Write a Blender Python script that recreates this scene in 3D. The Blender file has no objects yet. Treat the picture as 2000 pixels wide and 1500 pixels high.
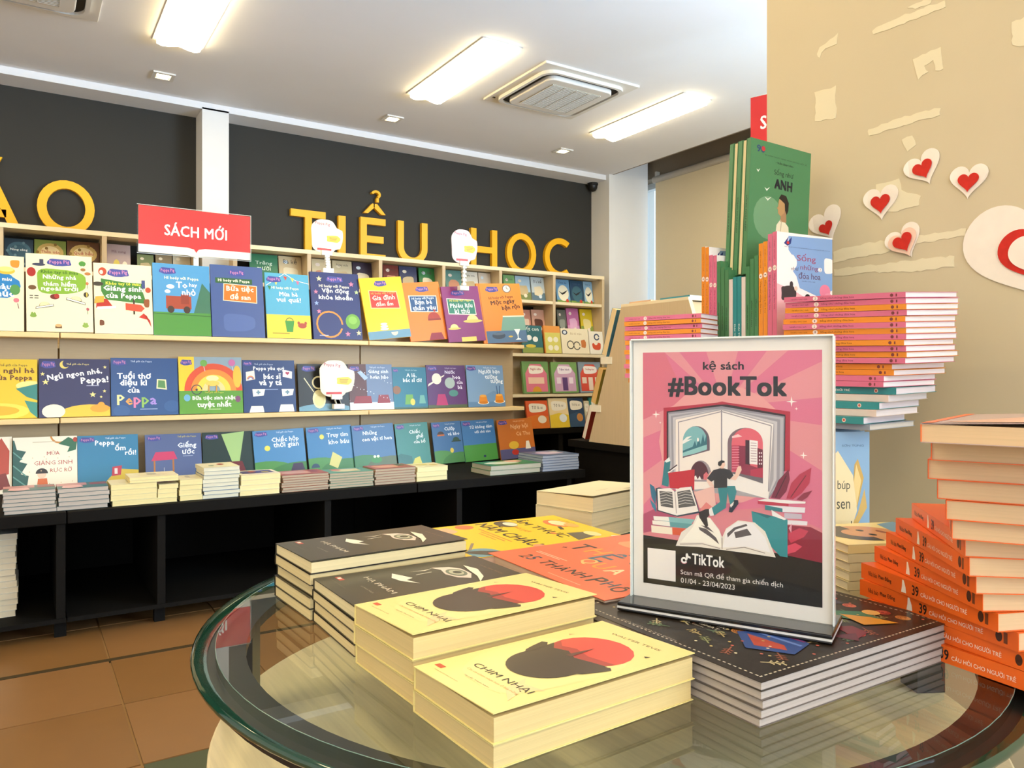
import bpy, math, random
from mathutils import Vector, Matrix
from mathutils.geometry import tessellate_polygon
random.seed(7)
scene = bpy.context.scene
COL = scene.collection
# ------------------------------------------------------------------ camera, world, light, exposure
F = 1502.0                       # focal length in pixels of a 2000 px wide frame
YAW = math.radians(32.6)
CS, SN = math.cos(YAW), math.sin(YAW)
HOR = 735.0                      # horizon row
cam_d = bpy.data.cameras.new('camera'); cam_d.sensor_width = 36.0; cam_d.lens = 36.0 * F / 2000.0
cam_d.shift_y = -(750.0 - HOR) / 2000.0; cam_d.clip_start = 0.02
cam = bpy.data.objects.new('camera', cam_d); COL.objects.link(cam)
cam.location = (0, 0, 1.0); cam.rotation_euler = (math.pi / 2, 0, -YAW)
scene.camera = cam
vs = scene.view_settings
vs.view_transform = 'Standard'; vs.look = 'None'; vs.gamma = 1.0; vs.use_curve_mapping = False
vs.exposure = -0.38
world = bpy.data.worlds.new('world'); scene.world = world; world.use_nodes = True
wb = world.node_tree.nodes['Background']; wb.inputs['Color'].default_value = (0.75, 0.87, 1.0, 1); wb.inputs['Strength'].default_value = 2.0
LAMP_GLOW, LAMP_COL = 24.0, '#ffe8b8'
DAY_COL = (0.58, 0.77, 1.0)
CEIL = 2.63

def area(name, loc, rot, sx, sy, power, col, spread=180):
    d = bpy.data.lights.new(name, 'AREA'); d.shape = 'RECTANGLE'; d.size = sx; d.size_y = sy
    d.energy = power; d.color = col; d.spread = math.radians(spread)
    o = bpy.data.objects.new(name, d); COL.objects.link(o); o.location = loc; o.rotation_euler = rot
    return o
# daylight through the unshaded window along the window wall; fill added behind the camera
area('window_and_fill_light', (4.30, -0.9, 1.45), (0, math.radians(134), 0), 1.9, 3.2, 800.0, DAY_COL)
area('window_and_fill_light', (0.2, -3.6, 1.5), (math.radians(150), 0, 0), 4.5, 1.9, 230.0, (0.80, 0.90, 1.0))  # added fill with no window there, tilted up to brighten the ceiling
# recessed lamps (their fittings are built further down)
LAMPS = [(x, y) for x in (0.65, 1.985, 3.32) for y in (3.62,)] + [(x, y) for x in (-1.9, -0.68, 0.65, 1.985, 3.32) for y in (1.3, -1.1)] + [(-0.68, 3.62), (-1.9, 3.62)]
SPOTS = [(0.653, 4.53), (1.98, 4.50), (3.30, 4.48), (-0.68, 4.51)]

# ------------------------------------------------------------------ helpers
def lin(h):
    if not isinstance(h, str): return h
    h = h.lstrip('#'); v = [int(h[i:i + 2], 16) / 255 for i in (0, 2, 4)]
    return tuple(c / 12.92 if c <= 0.04045 else ((c + 0.055) / 1.055) ** 2.4 for c in v)
MATS = {}
def mat(h, rough=0.45, spec=0.4, metal=0.0, noise=0.06, nscale=40.0, bump=0.0, key='', stretch=None, coat=0.0, emit=0.0):
    k = (h, rough, spec, metal, noise, nscale, bump, key, stretch, coat, emit)
    if k in MATS: return MATS[k]
    m = bpy.data.materials.new('paint_' + (key or str(h).strip('#'))); m.use_nodes = True
    nt = m.node_tree; b = nt.nodes['Principled BSDF']; c = lin(h)
    b.inputs['Base Color'].default_value = (*c, 1); b.inputs['Roughness'].default_value = rough
    b.inputs['Specular IOR Level'].default_value = spec; b.inputs['Metallic'].default_value = metal
    b.inputs['Coat Weight'].default_value = coat; b.inputs['Coat Roughness'].default_value = 0.08
    if emit:
        b.inputs['Emission Color'].default_value = (*c, 1); b.inputs['Emission Strength'].default_value = emit
    if noise or bump:
        tc = nt.nodes.new('ShaderNodeTexCoord'); n = nt.nodes.new('ShaderNodeTexNoise'); n.inputs['Scale'].default_value = nscale
        src = tc.outputs['Object']
        if stretch:
            mp = nt.nodes.new('ShaderNodeMapping'); mp.inputs['Scale'].default_value = stretch
            nt.links.new(src, mp.inputs['Vector']); src = mp.outputs['Vector']
        nt.links.new(src, n.inputs['Vector'])
        n.inputs['Detail'].default_value = 4
        if noise:
            mr = nt.nodes.new('ShaderNodeMapRange'); mr.inputs['To Min'].default_value = 1 - noise; mr.inputs['To Max'].default_value = 1 + noise
            nt.links.new(n.outputs['Fac'], mr.inputs['Value'])
            mx = nt.nodes.new('ShaderNodeVectorMath'); mx.operation = 'SCALE'; mx.inputs[0].default_value = c
            nt.links.new(mr.outputs['Result'], mx.inputs['Scale']); nt.links.new(mx.outputs['Vector'], b.inputs['Base Color'])
        if bump:
            bp = nt.nodes.new('ShaderNodeBump'); bp.inputs['Strength'].default_value = bump; bp.inputs['Distance'].default_value = 0.002
            nt.links.new(n.outputs['Fac'], bp.inputs['Height']); nt.links.new(bp.outputs['Normal'], b.inputs['Normal'])
    MATS[k] = m; return m
def ink(h): return mat(h, 0.32, 0.45, noise=0.0)
def pages(h='#e2d3a6'): return mat(h, 0.85, 0.1, noise=0.16, nscale=1.0, key='pages' + str(h), stretch=(3, 3, 1400))
def wood(h, stretch=(2, 2, 60), key='wood', rough=0.45, noise=0.09): return mat(h, rough, 0.35, noise=noise, nscale=3.0, key=key, stretch=stretch)
def pane_mat(tint, ior=1.45, key='pane', rough=0.0):
    m = bpy.data.materials.new(key); m.use_nodes = True; nt = m.node_tree; nt.nodes.clear()
    out = nt.nodes.new('ShaderNodeOutputMaterial'); t = nt.nodes.new('ShaderNodeBsdfTransparent'); g = nt.nodes.new('ShaderNodeBsdfGlossy')
    t.inputs['Color'].default_value = (*tint, 1); g.inputs['Roughness'].default_value = rough
    f = nt.nodes.new('ShaderNodeFresnel'); f.inputs['IOR'].default_value = ior; mx = nt.nodes.new('ShaderNodeMixShader')
    ge = nt.nodes.new('ShaderNodeNewGeometry'); sb = nt.nodes.new('ShaderNodeMath'); sb.operation = 'SUBTRACT'; sb.inputs[0].default_value = 1.0; ml = nt.nodes.new('ShaderNodeMath'); ml.operation = 'MULTIPLY'
    nt.links.new(ge.outputs['Backfacing'], sb.inputs[1]); nt.links.new(f.outputs[0], ml.inputs[0]); nt.links.new(sb.outputs[0], ml.inputs[1]); nt.links.new(ml.outputs[0], mx.inputs[0]); nt.links.new(t.outputs[0], mx.inputs[1]); nt.links.new(g.outputs[0], mx.inputs[2]); nt.links.new(mx.outputs[0], out.inputs['Surface'])
    return m

class MB:
    def __init__(s): s.v, s.f, s.mi, s.m = [], [], [], []
    def mid(s, m):
        if m not in s.m: s.m.append(m)
        return s.m.index(m)
    def add(s, vs, fs, m):
        o = len(s.v); k = s.mid(m); s.v += [tuple(p) for p in vs]
        for f in fs: s.f.append([i + o for i in f]); s.mi.append(k)
        return s
    def box(s, x0, y0, z0, x1, y1, z1, m, M=None):
        p = [(x, y, z) for z in (z0, z1) for y in (y0, y1) for x in (x0, x1)]
        if M: p = [M @ Vector(q) for q in p]
        return s.add(p, [(0, 2, 3, 1), (4, 5, 7, 6), (0, 1, 5, 4), (2, 6, 7, 3), (0, 4, 6, 2), (1, 3, 7, 5)], m)
    def prism(s, poly, d, m, T=None, caps=True):     # poly in the xy plane, from z=d[0] to z=d[1]; T maps to place
        T = T or (lambda x, y, z: (x, y, z)); n = len(poly)
        p = [T(x, y, d[0]) for x, y in poly] + [T(x, y, d[1]) for x, y in poly]
        fs = [(i, (i + 1) % n, (i + 1) % n + n, i + n) for i in range(n)]
        if caps: fs += [tuple(range(n - 1, -1, -1)), tuple(range(n, 2 * n))]
        return s.add(p, fs, m)
    def lathe(s, prof, m, seg=48, c=(0, 0, 0), closed=False):
        n = len(prof); p = []
        for i in range(seg):
            a = 2 * math.pi * i / seg
            p += [(c[0] + r * math.cos(a), c[1] + r * math.sin(a), c[2] + z) for r, z in prof]
        fs = []
        for i in range(seg):
            j = (i + 1) % seg
            for k in range(n if closed else n - 1):
                l = (k + 1) % n
                fs.append((i * n + k, j * n + k, j * n + l, i * n + l))
        return s.add(p, fs, m)
    def tube(s, a, b, r, m, seg=10, r2=None):
        a, b = Vector(a), Vector(b); d = (b - a).normalized(); u = d.orthogonal().normalized(); w = d.cross(u); r2 = r if r2 is None else r2
        p = []
        for q, rr in ((a, r), (b, r2)):
            p += [q + (u * math.cos(2 * math.pi * i / seg) + w * math.sin(2 * math.pi * i / seg)) * rr for i in range(seg)]
        fs = [(i, (i + 1) % seg, (i + 1) % seg + seg, i + seg) for i in range(seg)] + [tuple(range(seg - 1, -1, -1)), tuple(range(seg, 2 * seg))]
        return s.add(p, fs, m)
    def data(s, name, smooth=False):
        me = bpy.data.meshes.new(name); me.from_pydata(s.v, [], s.f)
        for m in s.m: me.materials.append(m)
        me.polygons.foreach_set('material_index', s.mi)
        if smooth: me.polygons.foreach_set('use_smooth', [True] * len(s.f))
        me.update(); return me
    def obj(s, name, parent=None, smooth=False, bevel=0.0, bseg=2):
        o = link(name, s.data(name, smooth), parent)
        if bevel:
            b = o.modifiers.new('edge', 'BEVEL'); b.width = bevel; b.segments = bseg; b.limit_method = 'ANGLE'
        return o
def link(name, data, parent=None):
    o = bpy.data.objects.new(name, data); COL.objects.link(o)
    if parent: o.parent = parent
    return o
def tag(o, label, cat, group=None):
    o['label'] = label; o['category'] = cat
    if group: o['group'] = group
    return o
def thing(name, label, cat, loc=(0, 0, 0), group=None):
    o = link(name, None); o.location = loc; o.empty_display_size = 0.05
    return tag(o, label, cat, group)
def struct(mb, name, parent=None, **k):
    o = mb.obj(name, parent, **k); o['kind'] = 'structure'; return o

def W(X, Z):                     # metres to the right of / ahead of the lens -> floor plan
    return (CS * X + SN * Z, -SN * X + CS * Z)
def D(deg):                      # direction at an angle in that same plan
    a = math.radians(deg) - YAW; return Vector((math.cos(a), math.sin(a), 0))
def on_y(px, py, y):
    r = (px - 1000) / F; Z = y / (CS - SN * r); return Vector((Z * (CS * r + SN), y, 1 - (py - HOR) / F * Z))
def on_x(px, py, x):
    r = (px - 1000) / F; Z = x / (CS * r + SN); return Vector((x, Z * (CS - SN * r), 1 - (py - HOR) / F * Z))
def on_z(px, py, z):
    Z = F * (1 - z) / (py - HOR); x, y = W((px - 1000) / F * Z, Z); return Vector((x, y, z))

# ------------------------------------------------------------------ flat print: shapes and lettering laid on a sheet
def fill_outlines(me):
    """each outline of a letter filled on its own, so that strokes which overlap (the horn on an o, say) stay solid"""
    nb = {}
    for e in me.edges:
        a, b = e.vertices; nb.setdefault(a, []).append(b); nb.setdefault(b, []).append(a)
    done, loops = set(), []
    for s0 in range(len(me.vertices)):
        if s0 in done or s0 not in nb: continue
        loop, cur, prev = [], s0, -1
        while cur not in done:
            done.add(cur); loop.append(cur); nx = [n for n in nb[cur] if n != prev]
            prev, cur = cur, (nx[0] if nx[0] not in done or len(nx) < 2 else nx[1]) if prev != -1 else (cur + 1 if cur + 1 in nb[cur] else nx[0])
        P_ = [(me.vertices[i].co.x, me.vertices[i].co.y) for i in loop]
        if len(P_) > 2: loops.append((P_, sum(P_[i - 1][0] * P_[i][1] - P_[i][0] * P_[i - 1][1] for i in range(len(P_))) / 2))
    if not loops: return [], []
    def inside(p, Q_):
        r = False
        for i in range(len(Q_)):
            (x0, y0), (x1, y1) = Q_[i - 1], Q_[i]
            if (y0 > p[1]) != (y1 > p[1]) and p[0] < x0 + (p[1] - y0) / (y1 - y0) * (x1 - x0): r = not r
        return r
    loops.sort(key=lambda l: -abs(l[1])); outer = []
    for P_, a in loops:            # a hole turns the other way round from the outline it lies in
        c_ = [o for o in outer if o[3] * a < 0 and o[1] > abs(a) and inside(P_[0], o[0])]
        if c_: min(c_, key=lambda o: o[1])[2].append(P_)
        else: outer.append([P_, abs(a), [], a])
    vs, fs = [], []
    for P_, _a, H_, _s in outer:
        n = len(vs); flat_ = P_ + [p for h_ in H_ for p in h_]; vs += flat_
        fs += [tuple(n + i for i in t_) for t_ in tessellate_polygon([[Vector((x, y, 0)) for x, y in q_] for q_ in [P_] + H_])]
    up = lambda f_: (vs[f_[1]][0] - vs[f_[0]][0]) * (vs[f_[2]][1] - vs[f_[0]][1]) - (vs[f_[1]][1] - vs[f_[0]][1]) * (vs[f_[2]][0] - vs[f_[0]][0]) > 0
    return vs, [f_ if up(f_) else f_[::-1] for f_ in fs]
TXT = {}
def text_shape(t, bold=0.0, res=2):
    fat = bold if bold >= 0.018 else 0.0; bold = 0.0 if fat else round(bold * 0.5, 4); k = (t, bold, res, fat)
    if k not in TXT:
        c = bpy.data.curves.new('text', 'FONT'); c.body = t; c.resolution_u = res; c.offset = bold; c.fill_mode = 'NONE'; c.space_line = 0.95; c.space_character = 1 + fat * 1.3
        c.align_x = 'CENTER'
        o = bpy.data.objects.new('text', c); me = bpy.data.meshes.new_from_object(o)
        vs, fs = fill_outlines(me)
        bpy.data.objects.remove(o); bpy.data.curves.remove(c); bpy.data.meshes.remove(me)
        if fat:                    # heavier weight: the letters struck four times, a little apart
            d = fat * 0.75; n0, v0, f0 = len(vs), vs, fs; vs, fs = [], []
            for q_, (dx, dy) in enumerate(((-d, -d * 0.6), (d, -d * 0.6), (-d, d * 0.6), (d, d * 0.6))):
                vs += [(x + dx, y + dy) for x, y in v0]; fs += [tuple(i + q_ * n0 for i in f_) for f_ in f0]
        xs = [v[0] for v in vs] or [0, 1]; ys = [v[1] for v in vs] or [0, 1]
        TXT[k] = (vs, fs, min(xs), max(xs), min(ys), max(ys))
    return TXT[k]
def clip(poly, w, h):
    for ax, lim, sg in ((0, 0, 1), (0, w, -1), (1, 0, 1), (1, h, -1)):
        out = []
        for i in range(len(poly)):
            a, b = poly[i - 1], poly[i]
            da, db = sg * (a[ax] - lim), sg * (b[ax] - lim)
            if (da >= 0) != (db >= 0):
                t = da / (da - db); out.append((a[0] + t * (b[0] - a[0]), a[1] + t * (b[1] - a[1])))
            if db >= 0: out.append(b)
        poly = out
        if len(poly) < 3: return []
    return poly
def ell(cx, cy, rx, ry, n=20, a0=0, a1=360):
    k = n if a1 - a0 >= 360 else n + 1
    return [(cx + rx * math.cos(math.radians(a0 + (a1 - a0) * i / n)), cy + ry * math.sin(math.radians(a0 + (a1 - a0) * i / n))) for i in range(k)]
def heart_pts(cx, cy, r, rot=0, n=28, sy=1.0):
    out = []; a = math.radians(rot)
    for i in range(n):
        t = 2 * math.pi * i / n
        x = 16 * math.sin(t) ** 3 / 17; y = (13 * math.cos(t) - 5 * math.cos(2 * t) - 2 * math.cos(3 * t) - math.cos(4 * t)) / 17 + 0.15
        y *= sy; out.append((cx + r * (x * math.cos(a) - y * math.sin(a)), cy + r * (x * math.sin(a) + y * math.cos(a))))
    return out
def art(w, h, ops, eps=0.0002, T=None, res=2, inkf=None, bg=None):
    """ops in fractions of the sheet: R rect, E ellipse, P polygon, B wobbly blob, S star, K sparkle, G ring arc, H heart, L stroke, T text"""
    mb = MB(); T = T or (lambda x, y, z: (x, y, z)); inkf = inkf or ink
    seen = []
    def level(pts, k):             # how many earlier shapes lie beneath this one
        xs, ys = [p[0] for p in pts], [p[1] for p in pts]; b = (min(xs), min(ys), max(xs), max(ys)); n = 0
        for c_, q_, l_ in seen:
            if q_ != k and l_ > n and c_[0] < b[2] and b[0] < c_[2] and c_[1] < b[3] and b[1] < c_[3]: n = l_
        seen.append((b, k, n + 1)); return (n + 1) * eps
    def poly(pts, col, k):
        pts = clip(pts, w, h)
        if len(pts) > 2:
            z = level(pts, k); mb.add([T(x, y, z) for x, y in pts], [tuple(range(len(pts)))], inkf(col))
    if bg: poly([(0, 0), (w, 0), (w, h), (0, h)], bg, -0.5)
    k = 0
    for op in ops:
        o = op[0]; k += 1
        if o == 'R': poly([(op[1] * w, op[2] * h), (op[3] * w, op[2] * h), (op[3] * w, op[4] * h), (op[1] * w, op[4] * h)], op[5], k)
        elif o == 'E': poly(ell(op[1] * w, op[2] * h, op[3] * w, op[4] * h), op[5], k)
        elif o == 'P': poly([(x * w, y * h) for x, y in op[1]], op[2], k)
        elif o == 'B':
            rn = random.Random(op[6] if len(op) > 6 else 1); n = 26; ph = rn.random() * 6; pw = rn.choice((3, 4, 5)); p = []
            for i in range(n):
                a = 2 * math.pi * i / n; sx = math.copysign(abs(math.cos(a)) ** 0.6, math.cos(a)); sy = math.copysign(abs(math.sin(a)) ** 0.6, math.sin(a))
                q = 1 + 0.07 * math.sin(pw * a + ph); p.append((op[1] * w + op[3] * w * sx * q, op[2] * h + op[4] * h * sy * q))
            poly(p, op[5], k)
        elif o in 'SK':
            n = 5 if o == 'S' else 4; q = 0.42 if o == 'S' else 0.22; r = op[3] * w
            poly([(op[1] * w + (r if i % 2 == 0 else r * q) * math.sin(math.pi * i / n), op[2] * h + (r if i % 2 == 0 else r * q) * math.cos(math.pi * i / n)) for i in range(2 * n)], op[4], k)
        elif o == 'G':
            cx, cy, r0, r1, a0, a1 = op[1] * w, op[2] * h, op[3] * w, op[4] * w, op[5], op[6]
            A = ell(cx, cy, r1, r1, 20, a0, a1); Bq = ell(cx, cy, r0, r0, 20, a0, a1)
            for i in range(len(A) - 1): poly([A[i], A[i + 1], Bq[i + 1], Bq[i]], op[7], k)
        elif o == 'H': poly(heart_pts(op[1] * w, op[2] * h, op[3] * w, op[5] if len(op) > 5 else 0), op[4], k)
        elif o == 'L':
            P = [(x * w, y * h) for x, y in op[1]]; t = op[2] * w / 2
            for a, b in zip(P, P[1:]):
                d = math.hypot(b[0] - a[0], b[1] - a[1]) or 1; nx, ny = -(b[1] - a[1]) / d * t, (b[0] - a[0]) / d * t
                poly([(a[0] + nx, a[1] + ny), (a[0] - nx, a[1] - ny), (b[0] - nx, b[1] - ny), (b[0] + nx, b[1] + ny)], op[3], k)
        elif o == 'T':       # T text cx cy width colour [bold, rotation, max height]
            bold = op[6] if len(op) > 6 else 0.012; rot = math.radians(op[7]) if len(op) > 7 else 0
            v, f, x0, x1, y0, y1 = text_shape(op[1], bold, res)
            sc = op[4] * w / max(x1 - x0, 1e-6); sy = sc
            if len(op) > 8: sy = op[8] * h / max(y1 - y0, 1e-6); sy = min(sy, sc) if len(op) > 9 else sy
            mx, my = (x0 + x1) / 2, (y0 + y1) / 2; ca, sa = math.cos(rot), math.sin(rot)
            pts = []
            for x, y in v:
                x, y = (x - mx) * sc, (y - my) * sy
                pts.append((op[2] * w + x * ca - y * sa, op[3] * h + x * sa + y * ca))
            if pts: z = level(pts, k); n4 = len(pts) // 4 if bold >= 0.018 else len(pts); mb.add([T(x, y, z + (i_ // n4) * eps * 0.12) for i_, (x, y) in enumerate(pts)], f, inkf(op[5]))
    return mb

# ------------------------------------------------------------------ books
# local frame of a book: x from spine to fore-edge, y from foot to head, z up through the thickness; front cover on z = t
SPEC = {}
def book_spec(key, w, h, t, cover, ops=(), spine_ops=(), page='#e2d3a6', spine=None, back=None, hard=False, eps=0.0003, lift=0.0, res=2, ov=0.0015, ct=None):
    ct = ct or (0.0022 if hard else 0.0006); cm = mat(cover, 0.3, 0.45, noise=0.03, nscale=30); sm = ink(spine) if spine else cm; bm = ink(back) if back else cm
    rt = lambda x, y, z: (x * math.cos(lift / w) - z * math.sin(lift / w), y, t + x * math.sin(lift / w) + z * math.cos(lift / w))
    c = MB()
    c.add([rt(x, y, z) for z in (-ct, 0) for y in (0, h) for x in (0, w)], [(0, 2, 3, 1), (4, 5, 7, 6), (0, 1, 5, 4), (2, 6, 7, 3), (0, 4, 6, 2), (1, 3, 7, 5)], cm)
    c.box(0, 0, 0, w, h, ct, bm); c.box(0, 0, ct, ct, h, t - ct, sm)
    p = MB().box(ct, ov, ct, w - ov, h - ov, t - ct, pages(page))
    s = dict(w=w, h=h, t=t, cover=c.data('cover'), page=p.data('page_block'), print=None, spine=None)
    if ops: s['print'] = art(w, h, ops, eps, rt, res, bg=cover).data('cover_print')
    if spine_ops: s['spine'] = art(h, t, spine_ops, 0.00015, lambda x, y, z: (-z, h - x, y), res, bg=spine or cover).data('spine_print')
    SPEC[key] = s; return s
def inst(spec, O, X, Y, label, group=None, name='book', cat='book', sc=(1, 1, 1)):
    s = SPEC[spec] if isinstance(spec, str) else spec
    X, Y = Vector(X).normalized(), Vector(Y).normalized(); Zv = X.cross(Y).normalized(); Y = Zv.cross(X)
    r = link(name, None); r.empty_display_size = 0.03; tag(r, label, cat, group)
    M = Matrix((X, Y, Zv)).transposed().to_4x4(); M.translation = Vector(O)
    r.matrix_world = M @ Matrix.Diagonal((*sc, 1))
    cv = link('cover', s['cover'], r); link('page_block', s['page'], r)
    if s['print']: link('cover_print', s['print'], cv)
    if s['spine']: link('spine_print', s['spine'], cv)
    return r
def flat(spec, X, Z, ang, z, label, group=None, name='book', **k):      # face up; X, Z = the spine-foot corner
    x, y = W(X, Z); return inst(spec, (x, y, z), D(ang), D(ang + 90), label, group, name, **k)
NTH = ['top', 'second from top', 'third from top', 'fourth from top', 'fifth from top', 'sixth from top', 'seventh from top', 'eighth from top', 'ninth from top', 'tenth from top', 'eleventh from top', 'twelfth from top', 'thirteenth from top', 'fourteenth from top', 'fifteenth from top', 'sixteenth from top', 'seventeenth from top', 'eighteenth from top', 'nineteenth from top', 'twentieth from top', 'twenty-first from top', 'twenty-second from top', 'twenty-third from top', 'twenty-fourth from top', 'twenty-fifth from top', 'twenty-sixth from top']
def nth(i, n): return 'lowest' if i == n - 1 and n > 1 else NTH[i]
# ------------------------------------------------------------------ the room shell
white = mat('#e9e9ea', 0.75, 0.2, noise=0.015, nscale=6, key='ceiling_white')
colw = mat('#e6e5e2', 0.7, 0.2, noise=0.02, nscale=5, key='column_white')
dark = mat('#353430', 0.7, 0.25, noise=0.04, nscale=5, key='charcoal_wall')
beige = mat('#cdbf9e', 0.8, 0.2, noise=0.035, nscale=7, bump=0.05, key='beige_paint')
grout = mat('#a08055', 0.8, 0.2, key='grout')
f = struct(MB().box(-3.2, -4.0, -0.06, 4.7, 5.2, -0.006, grout), 'floor')
TL = 0.433
tile_m = [mat('#866039', 0.34, 0.45, noise=0.1, nscale=9, key='terracotta_a'), mat('#805b33', 0.34, 0.45, noise=0.1, nscale=9, key='terracotta_b')]
green_m = mat('#474c33', 0.34, 0.45, noise=0.12, nscale=9, key='green_tile')
tdat = [MB().box(0.0035, 0.0035, -0.012, TL - 0.0035, TL - 0.0035, 0, m).data('tile') for m in (*tile_m, green_m)]
for i in range(-4, 9):
    for j in range(-6, 4):
        x, y = 0.265 + i * TL, 2.182 + j * TL
        g = (j < 0 and i >= 0) or (j == -1 and i == -2)
        t = link('tile', tdat[2 if g else (i * 7 + j * 3) % 2], f); t.location = (x, y, 0)
gr = struct(MB().box(-1.5, 3.035, -0.006, 3.8, 3.061, 0.0012, mat('#3d3019', 0.6, 0.3, noise=0.3, nscale=60, key='dark_joint')), 'trim_1')
c = struct(MB().box(-3.2, -4.0, CEIL, 4.03, 4.84, CEIL + 0.1, white), 'ceiling')
struct(MB().box(-3.2, 4.84, 2.59, 4.03, 5.06, 2.8, white), 'trim_2')
struct(MB().box(-3.2, 5.03, -0.01, 4.7, 5.15, 2.9, dark), 'wall_back')
struct(MB().box(0.911, 4.84, -0.01, 1.063, 5.04, 2.6, colw), 'column')
struct(MB().box(4.0, 4.80, -0.01, 4.415, 5.04, 2.97, colw), 'column')
struct(MB().box(-3.3, -4.0, -0.01, -3.2, 5.15, 2.9, white), 'wall_left')
wf = MB().box(-3.3, -4.1, -0.01, 4.7, -4.0, 2.9, white); struct(wf, 'wall_front')
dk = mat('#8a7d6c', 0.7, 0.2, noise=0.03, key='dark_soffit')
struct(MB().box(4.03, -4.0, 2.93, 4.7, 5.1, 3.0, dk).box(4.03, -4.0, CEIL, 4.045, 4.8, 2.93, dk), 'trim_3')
# window wall with two openings
wr = MB()
for y0, y1, z0, z1 in ((5.025, 5.1, 0, 2.95), (1.9, 5.025, 0, 0.35), (1.9, 5.025, 2.655, 2.95), (0.8, 1.9, 0, 2.95), (-2.6, 0.8, 0, 0.55), (-2.6, 0.8, 2.55, 2.95), (-4.0, -2.6, 0, 2.95)):
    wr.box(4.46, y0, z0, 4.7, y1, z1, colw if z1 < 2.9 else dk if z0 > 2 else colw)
struct(wr, 'wall_right')
clear = pane_mat((0.95, 0.98, 0.98), 1.45, 'window_glass')
alu = mat('#d8dadb', 0.35, 0.5, metal=0.3, key='aluminium')
for n, (y0, y1, z0, z1) in enumerate(((1.9, 5.02, 0.35, 2.655), (-2.6, 0.8, 0.55, 2.55)), 1):
    w = struct(MB().box(4.57, y0, z0, 4.63, y0 + 0.05, z1, alu).box(4.57, y1 - 0.012, z0, 4.63, y1, z1, alu).box(4.57, y0, z0, 4.63, y1, z0 + 0.05, alu).box(4.57, y0, z1 - 0.05, 4.63, y1, z1, alu).box(4.57, (y0 + y1) / 2 - 0.02, z0, 4.63, (y0 + y1) / 2 + 0.02, z1, alu), 'window_%d' % n)
    MB().box(4.595, y0 + 0.02, z0 + 0.03, 4.601, y1 - 0.005, z1 - 0.03, clear).obj('pane', w)
# roller blind
b = thing('roller_blind', 'beige fabric roller blind pulled down over the tall window', 'blind', (4.43, 3.3, 2.6))
fab = mat('#d4c8ac', 0.85, 0.1, noise=0.03, nscale=120, key='blind_cloth')
MB().box(-0.002, -1.3, -2.1, 0.002, 1.42, 0.0, fab).obj('fabric', b)
MB().tube((0, -1.32, 0.025), (0, 1.44, 0.025), 0.028, mat('#c9c4ba', 0.5, 0.3, key='blind_tube')).obj('roller_tube', b, smooth=True)
MB().box(-0.012, -1.3, -2.13, 0.012, 1.42, -2.1, mat('#c9c4ba', 0.5, 0.3, key='blind_tube')).obj('bottom_bar', b)

for yy in (-1.29, 1.41): MB().box(-0.01, yy - 0.01, 0.0, 0.0285, yy + 0.01, 0.09, mat('#c9c4ba', 0.5, 0.3, key='blind_tube')).obj('bracket', b)

# pillar beside the table, with scars where posters were peeled off
pil = struct(MB().box(1.30, -0.25, -0.005, 2.0, 1.055, CEIL + 0.005, beige), 'pillar')
bare = mat('#e2d7b6', 0.85, 0.15, noise=0.03, nscale=20, bump=0.05, key='bare_plaster')
def peel(pts, seed):
    rn = random.Random(seed); P = []
    for (x0, y0), (x1, y1) in zip(pts, pts[1:] + pts[:1]):
        n = max(2, int(math.hypot(x1 - x0, y1 - y0) / 9))
        for i in range(n):
            t = i / n; P.append((x0 + (x1 - x0) * t + rn.uniform(-2, 2), y0 + (y1 - y0) * t + rn.uniform(-2, 2)))
    q = [on_x(a, b_, 1.30) for a, b_ in P]
    MB().prism([(v.y, v.z) for v in q], (0.0, 0.0007), bare, lambda y, z, d: (1.30 - d, y, z)).obj('peeled_patch', pil)
for k, pts in enumerate((
    [(1704, 58), (1768, 28), (1846, 0), (1846, 14), (1775, 42), (1706, 68)], [(1774, 14), (1800, 2), (1822, -8), (1818, 6), (1790, 18)],
    [(1594, 104), (1612, 84), (1637, 66), (1634, 84), (1612, 96), (1602, 114)], [(1784, 116), (1836, 92), (1842, 136), (1828, 140), (1822, 116), (1806, 128), (1812, 142), (1792, 156)],
    [(1592, 182), (1632, 168), (1633, 230), (1592, 238)], [(1696, 252), (1760, 230), (1836, 210), (1836, 224), (1765, 246), (1698, 265)],
    [(1760, 272), (1784, 264), (1790, 282), (1772, 296)], [(1712, 362), (1758, 350), (1762, 372), (1798, 384), (1796, 400), (1752, 414), (1710, 412)],
    [(1629, 490), (1700, 474), (1780, 462), (1888, 446), (1888, 460), (1780, 478), (1720, 496), (1629, 512)], [(1629, 526), (1720, 516), (1800, 506), (1866, 500), (1864, 520), (1790, 530), (1700, 532), (1629, 540)],
    [(1976, 44), (2010, 30), (2010, 88), (1978, 90)])): peel(pts, k)

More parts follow.
